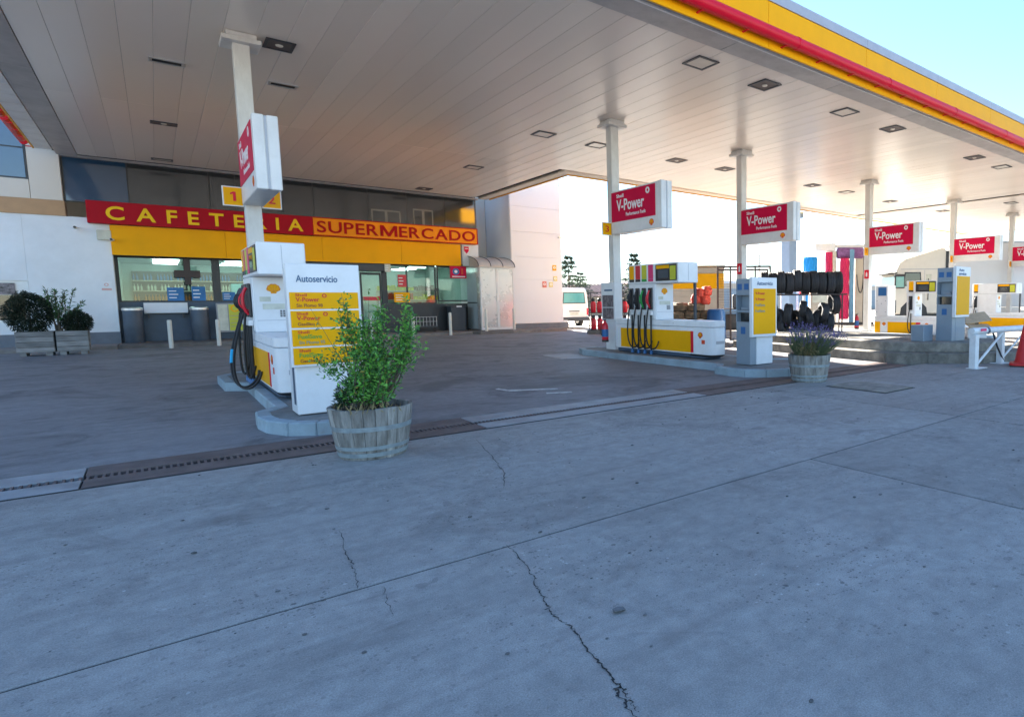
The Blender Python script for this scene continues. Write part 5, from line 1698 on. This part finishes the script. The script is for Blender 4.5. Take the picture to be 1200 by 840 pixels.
for yy in (-0.22, 0.22):
    for zz_ in (1.46, 0.2):
        g.tube([(-0.1, yy, zz_), (2.45, yy, zz_)], 0.022, 8)
for xx in (0.0, 2.3):
    g.tube([(xx, -0.22, 0.2), (xx, 0.22, 0.2)], 0.02, 8)
    g.tube([(xx, -0.22, 1.46), (xx, 0.22, 1.46)], 0.02, 8)
part("frame", g, STEEL, rk)
for xx in (0.0, 2.3):
    for yy in (-0.22, 0.22):
        part("castor", G().lathe([(0.05, -0.02), (0.05, 0.02)], 12, (xx, yy, 0.05), 'y'), BLACK, rk)
def put_tyre(x, y, z, rz, rx, sc, label, grp):
    o = link("tyre", TM, None)
    o.location = Vector((rack0.x, rack0.y, 0)) + Vector((ux * x - uy * y, uy * x + ux * y, z))
    o.rotation_euler = (0, rx, DIA + rz)
    o.scale = (sc * 1.17, sc, sc)
    tag(o, label, "tyre", grp)
lab_top = ["leftmost tyre on the rack's top row, beside the price board", "second tyre from the left on the top row of the rack", "third tyre from the left on the top row of the rack", "fourth tyre from the left on the top row of the rack",
           "tyre standing slightly proud in the middle of the rack's top row", "sixth tyre from the left on the top row of the rack", "seventh tyre from the left on the top row of the rack", "eighth tyre from the left on the top row of the rack",
           "second tyre from the right on the rack's top row", "rightmost tyre on the rack's top row, its sidewall showing"]
for k in range(10):
    put_tyre(0.02 + k * 0.243, 0.0, 1.81 + (0.06 if k == 4 else rnd.uniform(-0.02, 0.02)), rnd.uniform(-0.06, 0.06), rnd.uniform(-0.05, 0.05), rnd.uniform(0.97, 1.03) * (1.0 if k != 4 else 0.97), lab_top[k], "tyres on the top row")
low = [(0.15, 0.35, 0.2, 0.85, "lower tyre nearest the price board, upright"), (0.42, 0.55, 0.5, 0.9, "lower tyre leaning left of the rack's middle"), (0.72, 0.66, -0.2, 1.0, "upper of the leaning tyres under the top row's left half"),
       (1.0, 0.5, 0.4, 0.9, "lower tyre under the middle of the rack, leaning"), (1.3, 0.58, 0.1, 0.95, "broad tyre low at the rack's middle"), (1.62, 0.5, -0.4, 0.95, "lower tyre right of the rack's middle"),
       (2.12, 1.0, 0.15, 1.0, "tyre raised above the others at the rack's right end"), (1.95, 0.42, 0.1, 0.9, "tyre at ground level under the raised one"), (0.9, 0.3, 1.2, 0.85, "tyre lying tilted at the bottom of the rack, left"), (1.5, 0.28, 1.3, 0.85, "tyre lying tilted at the bottom of the rack, right")]
low += [(0.3, 0.75, 0.1, 0.85, "tyre wedged upright at the rack's left, above the lowest ones"), (0.55, 0.3, -0.3, 0.85, "low tyre at the rack's left foot"), (1.15, 0.8, -0.1, 0.85, "tyre resting on the heap under the middle of the top row"),
        (1.75, 0.72, 0.2, 0.9, "tyre resting on the heap left of the raised one"), (1.2, 0.3, 0.3, 0.9, "low tyre at the middle foot of the rack"), (0.02, 0.5, 0.0, 0.95, "tyre at the rack's left end behind the price board")]
for x, z, rz, sc, lb_ in low:
    put_tyre(x, rnd.uniform(-0.12, 0.12), max(z, 0.34 * sc + 0.0) + 0.2, rz, 0.9 if rz > 1 else rnd.uniform(-0.25, 0.25), sc, lb_, "tyres heaped on the lower rack")

# steel cage, sacks, blue barrel
ca = thing("steel_cage", "tall dark steel cage frame behind the middle pump and price board", "cage", (13.9, 14.9, 0.0), DIA)
g = G()
for xx in (0.0, 0.42, 1.25, 1.75):
    g.box(xx - 0.03, -0.03, 0, xx + 0.03, 0.03, 2.45)
for xx in (0.0, 1.75):
    g.box(xx - 0.03, 0.87, 0, xx + 0.03, 0.93, 2.4)
g.box(0.031, -0.03, 2.39, 1.72, 0.028, 2.452)
g.box(0.031, 0.88, 2.33, 1.72, 0.93, 2.39)
for xx in (0.0, 1.75):
    g.box(xx - 0.025, 0.031, 2.36, xx + 0.025, 0.87, 2.41)
part("frame", g, STEEL, ca)
g = G()
for k in range(10):
    g.box(0.035 + k * 0.04, -0.006, 0.3, 0.041 + k * 0.04, 0.0, 2.38)
for k in range(24):
    g.box(0.031, 0.001, 0.35 + k * 0.088, 0.388, 0.006, 0.356 + k * 0.088)
part("mesh_panel", g, STEEL, ca)
g = G()
for k in range(12):
    g.box(0.48 + k * 0.065, -0.006, 1.6, 0.487 + k * 0.065, 0.0, 2.38)
part("mesh_panel", g, STEEL, ca)
part("shelf", G().box(0.031, 0.03, 1.0, 1.72, 0.87, 1.03), STEEL, ca)
part("crate_load", G().box(0.5, 0.1, 1.032, 1.6, 0.8, 1.5), DGREY, ca, 0.03)
part("shelf", G().box(0.031, 0.03, 0.3, 1.72, 0.87, 0.33), STEEL, ca)
part("crate_load", G().box(0.1, 0.1, 0.332, 1.65, 0.8, 0.85), BLKPL, ca, 0.03)
def sack(loc, sx, sy, sz, m, label, cat, grp, name):
    g = G()
    bmesh.ops.create_icosphere(g.bm, subdivisions=3, radius=1)
    for v in g.bm.verts:
        n_ = v.co.copy()
        k = 1 + 0.12 * math.sin(n_.x * 5 + loc[0] * 7) * math.cos(n_.y * 4 + loc[1] * 5) + 0.05 * math.sin(n_.z * 9)
        v.co = Vector((math.copysign(abs(n_.x) ** 0.7, n_.x) * sx, math.copysign(abs(n_.y) ** 0.7, n_.y) * sy, math.copysign(abs(n_.z) ** 0.7, n_.z) * sz)) * k
    solo(name, g, m, label, cat, 0, grp, loc, (0, 0, DIA))
pl = thing("pallet", "wooden pallet under the stacked sacks behind the middle pump", "pallet", (11.75, 15.0, 0), DIA)
for k in range(6):
    part("deck_board", G().box(0.0 + k * 0.28, 0, 0.1, 0.22 + k * 0.28, 1.0, 0.125), BEIGE, pl)
for yy in (0, 0.45, 0.9):
    part("bearer", G().box(0, yy, 0, 1.62, yy + 0.1, 0.099), BEIGE, pl)
def at(x, y, z, base=(11.75, 15.0)):
    return (base[0] + ux * x - uy * y, base[1] + uy * x + ux * y, z)
i = 0
for lev, (n_, zz_) in enumerate(((3, 0.27), (3, 0.56), (3, 0.85), (2, 1.1))):
    for k in range(n_):
        sack(at(0.3 + k * 0.52 + (0.12 if lev == 3 else 0), 0.35 + 0.1 * (k % 2), zz_), 0.29, 0.4, 0.15, TARP, "brown sack, %s of its layer, %s layer of the pallet stack" % (["left", "second", "right"][k], ["bottom", "second", "third", "topmost"][lev]), "sack", "brown sacks on the pallet", "brown_sack")
for k, (x, y, zz_) in enumerate(((0.95, 0.25, 1.34), (1.25, 0.25, 1.32), (1.08, 0.25, 1.54), (1.3, 0.28, 1.6))):
    sack(at(x, y, zz_), 0.17, 0.18, 0.15, MESHRED, ["left lower red net bag on the sacks", "right lower red net bag on the sacks", "middle red net bag on the sacks", "topmost red net bag seen beside the pump's post"][k], "net bag", "red net bags on the sacks", "red_net_bag")
t = thing("blue_barrel", "blue plastic barrel right of the stacked sacks", "barrel", (12.75, 13.75, 0.0))
part("drum", G().lathe([(0.27, 0), (0.29, 0.03), (0.29, 0.35), (0.305, 0.37), (0.29, 0.39), (0.29, 0.62), (0.305, 0.64), (0.29, 0.66), (0.28, 0.95), (0.25, 1.0)], 22), BLUEB, t)
part("lid", G().lathe([(0.26, 1.001), (0.26, 1.03), (0.2, 1.04)], 22), BLUEB, t)
# beige container with yellow board
kt = thing("storage_container", "beige container hut with a yellow board behind the steel cage", "container", (15.2, 19.3, 0), DIA)
for k in range(11):
    part("wall_plank", G().box(0, 0, 0.05 + k * 0.235, 2.3, 0.05, 0.28 + k * 0.235), BEIGE, kt, 0.006)
part("shell", G().box(0.01, 0.051, 0, 2.29, 2.4, 2.64), BEIGE, kt)
part("yellow_board", G().box(0.2, -0.04, 1.78, 2.3, -0.002, 2.38), YEL, kt, 0.004)
part("roof_edge", G().box(-0.05, -0.1, 2.642, 2.35, 2.45, 2.7), BAND, kt)

# car wash
cw = thing("car_wash_gantry", "roll-over car wash with blue and red vertical brushes beyond the tyre rack", "car wash", (25.46, 20.23, 0), DIA)
cw.scale = (1.13, 1.13, 1.13)
part("upright", G().box(1.05, -0.1, 0, 1.25, 1.4, 3.4), PALEP, cw, 0.02)
part("upright", G().box(2.15, -0.05, 0, 2.5, 1.4, 3.3), BEIGE, cw, 0.02)
part("upright", G().box(2.52, -0.05, 0, 2.58, 1.4, 3.35), STEEL, cw)
part("top_beam", G().box(0.25, -0.1, 3.4, 1.2, 1.4, 3.75), WHITE, cw, 0.03)
part("top_rail", G().box(1.21, 0.0, 3.55, 2.6, 0.2, 3.7), WHITE, cw, 0.01)
part("top_brush", G().lathe([(0.2, 1.28), (0.26, 1.32), (0.26, 2.45), (0.2, 2.5)], 18, (0, 0.0, 3.3), 'x'), BRUSHP, cw)
part("blue_band", G().box(1.82, -0.3, 0.1, 2.02, -0.2, 3.45), mat("wash_blue_grey", (0.12, 0.27, 0.42), 0.5), cw)
def brush(x, y, r, z0, z1, m):
    g = G()
    n = 26
    rings = []
    for s in range(18):
        z = z0 + (z1 - z0) * s / 17
        k = 0.92 if s in (0, 17) else 1
        rings.append([(x + r * k * (1 + (0.08 if j % 2 else -0.05)) * math.cos(6.283 * j / n + s * 0.12), y + r * k * (1 + (0.08 if j % 2 else -0.05)) * math.sin(6.283 * j / n + s * 0.12), z) for j in range(n)])
    g.loft(rings)
    part("vertical_brush", g, m, cw)
brush(0.0, -0.3, 0.30, 0.3, 3.1, BRUSHB)
brush(0.92, 0.0, 0.17, 0.3, 3.35, BRUSHR)
brush(1.6, -0.2, 0.20, 0.25, 3.05, BRUSHR)
part("base_rail", G().box(-0.4, -0.5, 0, 2.9, -0.4, 0.12), STEEL, cw)
part("hose", G().tube(bez([(2.2, -0.07, 2.3), (2.2, -0.3, 1.2), (2.45, -0.3, 1.2), (2.5, -0.07, 2.3)]), 0.025, 6), BLACK, cw)
part("checked_screen", G().box(-1.3, 0.3, 0.3, -0.45, 0.36, 1.55), mat("pink_checks", (0.75, 0.5, 0.45), 0.7, var=0.5, scale=10), cw)
# pale blue post carrying the canopy's far edge
t = thing("support_post", "pale blue-grey post with a cap plate under the canopy's far edge", "post", (23.25, 19.75, 0))
part("shaft", G().box(-0.27, -0.27, -0.05, 0.27, 0.27, 5.3), LBLUE, t, 0.02)
part("cap_plate", G().box(-0.5, -0.5, 5.302, 0.5, 0.5, 5.6), LBLUE, t, 0.02)
t = thing("flag_pole", "thin grey pole behind the third column", "pole", (18.6, 17.4, 0))
part("shaft", G().tube([(0, 0, -0.05), (0, 0, 3.2)], 0.05, 8), ALU, t)
# low beige cabinet + service items by column four
t = thing("vending_cabinet", "beige machine cabinet left of the sunlit fourth column", "cabinet", (18.9, 14.5, -0.05), DIA)
part("body", G().box(-0.35, 0, 0, 0.35, 0.6, 1.75), BEIGE, t, 0.02)
part("front_panel", G().box(-0.28, -0.012, 1.25, 0.28, -0.001, 1.62), PALEP, t)
part("slot", G().box(-0.28, -0.012, 0.75, 0.28, -0.001, 1.15), BEIGE, t)
t = thing("yellow_box_post", "small yellow box on a red foot beside the beige cabinet", "post", (18.45, 14.9, -0.05), DIA)
part("post", G().box(-0.05, -0.05, 0, 0.05, 0.05, 1.7), WHITE, t)
part("box", G().box(-0.16, -0.1, 1.71, 0.16, 0.1, 2.15), YEL, t, 0.01)
part("red_foot", G().box(-0.18, -0.12, 1.55, 0.18, 0.12, 1.708), RED, t)

# lorry seen side-on
lo = thing("white_lorry", "white lorry with sloping cab deflector and box body behind the far pumps", "lorry", (0, 0, 0), DIA)
zc = 32.3
lx = (1047 - 836) / 709 * zc
base = Vector((0.737 * lx + 0.676 * zc, -0.676 * lx + 0.737 * zc, -0.1))
lo.location = base
lo.scale = (1.13, 1.13, 1.13)
prof = [(0.05, 0.55), (0.0, 1.3), (0.06, 2.45), (0.25, 2.92), (0.5, 3.1), (2.2, 3.62), (2.42, 3.6), (2.42, 2.5), (2.35, 0.55)]
LOW = mat("lorry_cream", (0.74, 0.70, 0.62), 0.35, var=0.04)
part("cab", G().prism(prof, 0, 2.4, 'y'), LOW, lo, 0.05)
part("wheel_arch", G().prism([(0.3, 0.5), (0.35, 0.85), (0.6, 1.1), (1.3, 1.1), (1.55, 0.85), (1.6, 0.5)], -0.012, -0.001, 'y'), BLKPL, lo)
part("cab_gap", G().box(2.43, 0.05, 0.8, 2.58, 2.3, 3.5), BLKPL, lo)
part("grab_handle", G().tube([(1.6, -0.04, 1.2), (1.6, -0.04, 2.2)], 0.02, 6), BLKPL, lo)
part("front_trim", G().box(-0.02, -0.01, 0.6, 0.12, -0.001, 1.2), DGREY, lo)
w = part("side_window", G().prism([(0.42, 1.85), (0.5, 2.5), (1.25, 2.5), (1.3, 1.85)], -0.012, -0.001, 'y'), BLKPL, lo)
part("pane", G().prism([(0.47, 1.9), (0.54, 2.45), (1.2, 2.45), (1.24, 1.9)], -0.02, -0.0125, 'y'), DGLASS, w)
part("windscreen", G().prism([(0.0, 1.5), (0.04, 2.3), (0.07, 2.3), (0.03, 1.5)], 0.1, 2.3, 'y'), DGLASS, lo)
part("roof_seam", G().box(0.3, -0.012, 2.62, 2.4, -0.001, 2.65), CAPG, lo)
part("mirror", G().box(-0.05, -0.32, 1.75, 0.42, -0.12, 2.4), BLKPL, lo, 0.03)
part("mirror_glass", G().box(0.0, -0.33, 1.8, 0.37, -0.321, 2.28), TEAL, lo)
part("sun_visor", G().box(-0.28, 0.0, 2.42, 0.2, 2.4, 2.5), BLKPL, lo, 0.02)
part("door_seam", G().box(1.42, -0.008, 0.7, 1.435, -0.001, 2.6), CAPG, lo)
part("yellow_sticker", G().box(1.5, -0.01, 1.9, 1.75, -0.001, 2.4), PALEP, lo)
part("chassis", G().box(0.2, 0.3, 0.4, 6.2, 2.1, 0.7), DGREY, lo)
bx = part("box_body", G().box(2.6, -0.02, 0.85, 7.4, 2.45, 3.9), WALLB, lo, 0.03)
part("box_edge", G().box(2.6, -0.03, 3.82, 7.4, -0.021, 3.9), CAPG, bx)
for k in range(1, 4):
    part("box_rib", G().box(2.6 + k * 0.9, -0.03, 0.9, 2.63 + k * 0.9, -0.021, 3.8), WALLB, bx)
part("side_skirt", G().box(2.7, -0.01, 0.3, 5.9, 0.02, 0.84), VANW, lo)
for xx in (0.95, 4.6):
    for yy in (0.0, 2.1):
        w = part("wheel", G().lathe([(0.28, 0), (0.49, 0.01), (0.5, 0.15), (0.49, 0.29), (0.28, 0.3)], 22, (xx, yy, 0.5), 'y'), TYRE, lo)
        part("rim", G().lathe([(0.26, -0.01), (0.26, 0.31)], 16, (xx, yy, 0.5), 'y'), ALU, w)

t = thing("antenna_mast", "thin mast rising behind the lorry", "mast", (27.6, 20.2, 0))
part("shaft", G().tube([(0, 0, -0.05), (0, 0, 5.2)], 0.035, 8), ALU, t)
t = thing("low_wall", "low sunlit beige wall between the tyre rack and the sunlit column", "wall", (21.5, 17.0, 0), DIA)
part("wall", G().box(-2.2, 0, -0.05, 0.2, 0.25, 0.75), BEIGE, t, 0.01)
part("coping", G().box(-2.25, -0.03, 0.752, 0.25, 0.28, 0.82), PAVE, t, 0.01)
# tilted lids / bins before the far pump
t = thing("recycling_bin", "pale bin with tilted tan lids behind the white barrier", "bin", (13.55, 6.25, 0.4), DIA)
t.scale = (0.8, 0.8, 0.8)
part("body", G().box(0.05, 0, 0, 0.6, 0.45, 0.3), PUMPW, t, 0.02)
part("lid", G().obox(Matrix.Translation((0.35, 0.2, 0.58)) @ Matrix.Rotation(R(-8), 4, 'Y') @ Matrix.Rotation(R(28), 4, 'X'), 0.72, 0.5, 0.03), CARD, t, 0.006)
part("lid", G().obox(Matrix.Translation((0.35, -0.02, 0.36)) @ Matrix.Rotation(R(3), 4, 'Y') @ Matrix.Rotation(R(14), 4, 'X'), 0.66, 0.4, 0.03), CARD, t, 0.006)
part("stay", G().box(0.3, 0.1, 0.3, 0.4, 0.2, 0.5), BLKPL, t)

# white tube barrier
ba = thing("tube_barrier", "white welded steel barrier frame leaning by the rough island at right", "barrier", (11.2, 5.0, 0), R(-4))
BW = mat("barrier_white", (0.74, 0.77, 0.78), 0.4, var=0.06, dirt=0.35, dirtc=(0.35, 0.33, 0.3), dscale=4)
part("post", G().box(-0.06, -0.06, 0.01, 0.07, 0.07, 0.64), BW, ba, 0.008)
part("foot_plate", G().box(-0.1, -0.1, 0.0, 0.32, 0.1, 0.012), BW, ba)
part("post", G().box(1.28, 0.1, 0.01, 1.40, 0.22, 0.62), BW, ba, 0.008)
part("foot_plate", G().box(1.15, 0.05, 0.0, 1.5, 0.3, 0.012), BW, ba)
g = G().tube([(-0.08, 0.02, 0.70), (2.2, -0.08, 0.70)], 0.062, 16)
rail = part("rail", g, BW, ba)
part("end_sleeve", G().tube([(0.40, -0.001, 0.70), (0.47, -0.004, 0.70)], 0.066, 16), NAVY, rail)
part("end_label", G().obox(Matrix.Translation((0.22, -0.058, 0.72)), 0.2, 0.008, 0.05), PINKP, rail)
part("brace", G().tube([(0.03, -0.02, 0.05), (1.05, -0.03, 0.66)], 0.024, 10), BW, ba)
part("brace", G().tube([(1.34, 0.16, 0.05), (2.1, 0.0, 0.66)], 0.02, 10), BW, ba)
part("strap", G().tube([(0.75, 0.03, 0.64), (1.05, 0.08, 0.34), (1.42, 0.12, 0.03)], 0.018, 8), BLKPL, ba)

# traffic cone
cn = thing("traffic_cone", "worn red traffic cone at the right edge of the photo", "cone", (12.28, 4.5, 0), R(20))
part("base", G().prism([(-0.26, -0.2), (-0.2, -0.26), (0.2, -0.26), (0.26, -0.2), (0.26, 0.2), (0.2, 0.26), (-0.2, 0.26), (-0.26, 0.2)], 0.02, 0.07), CONER, cn, 0.012)
part("foot", G().box(-0.24, -0.24, 0, 0.24, 0.24, 0.0198), BLKPL, cn)
part("body", G().lathe([(0.19, 0.071), (0.17, 0.11), (0.045, 0.78), (0.03, 0.8)], 24), CONER, cn)
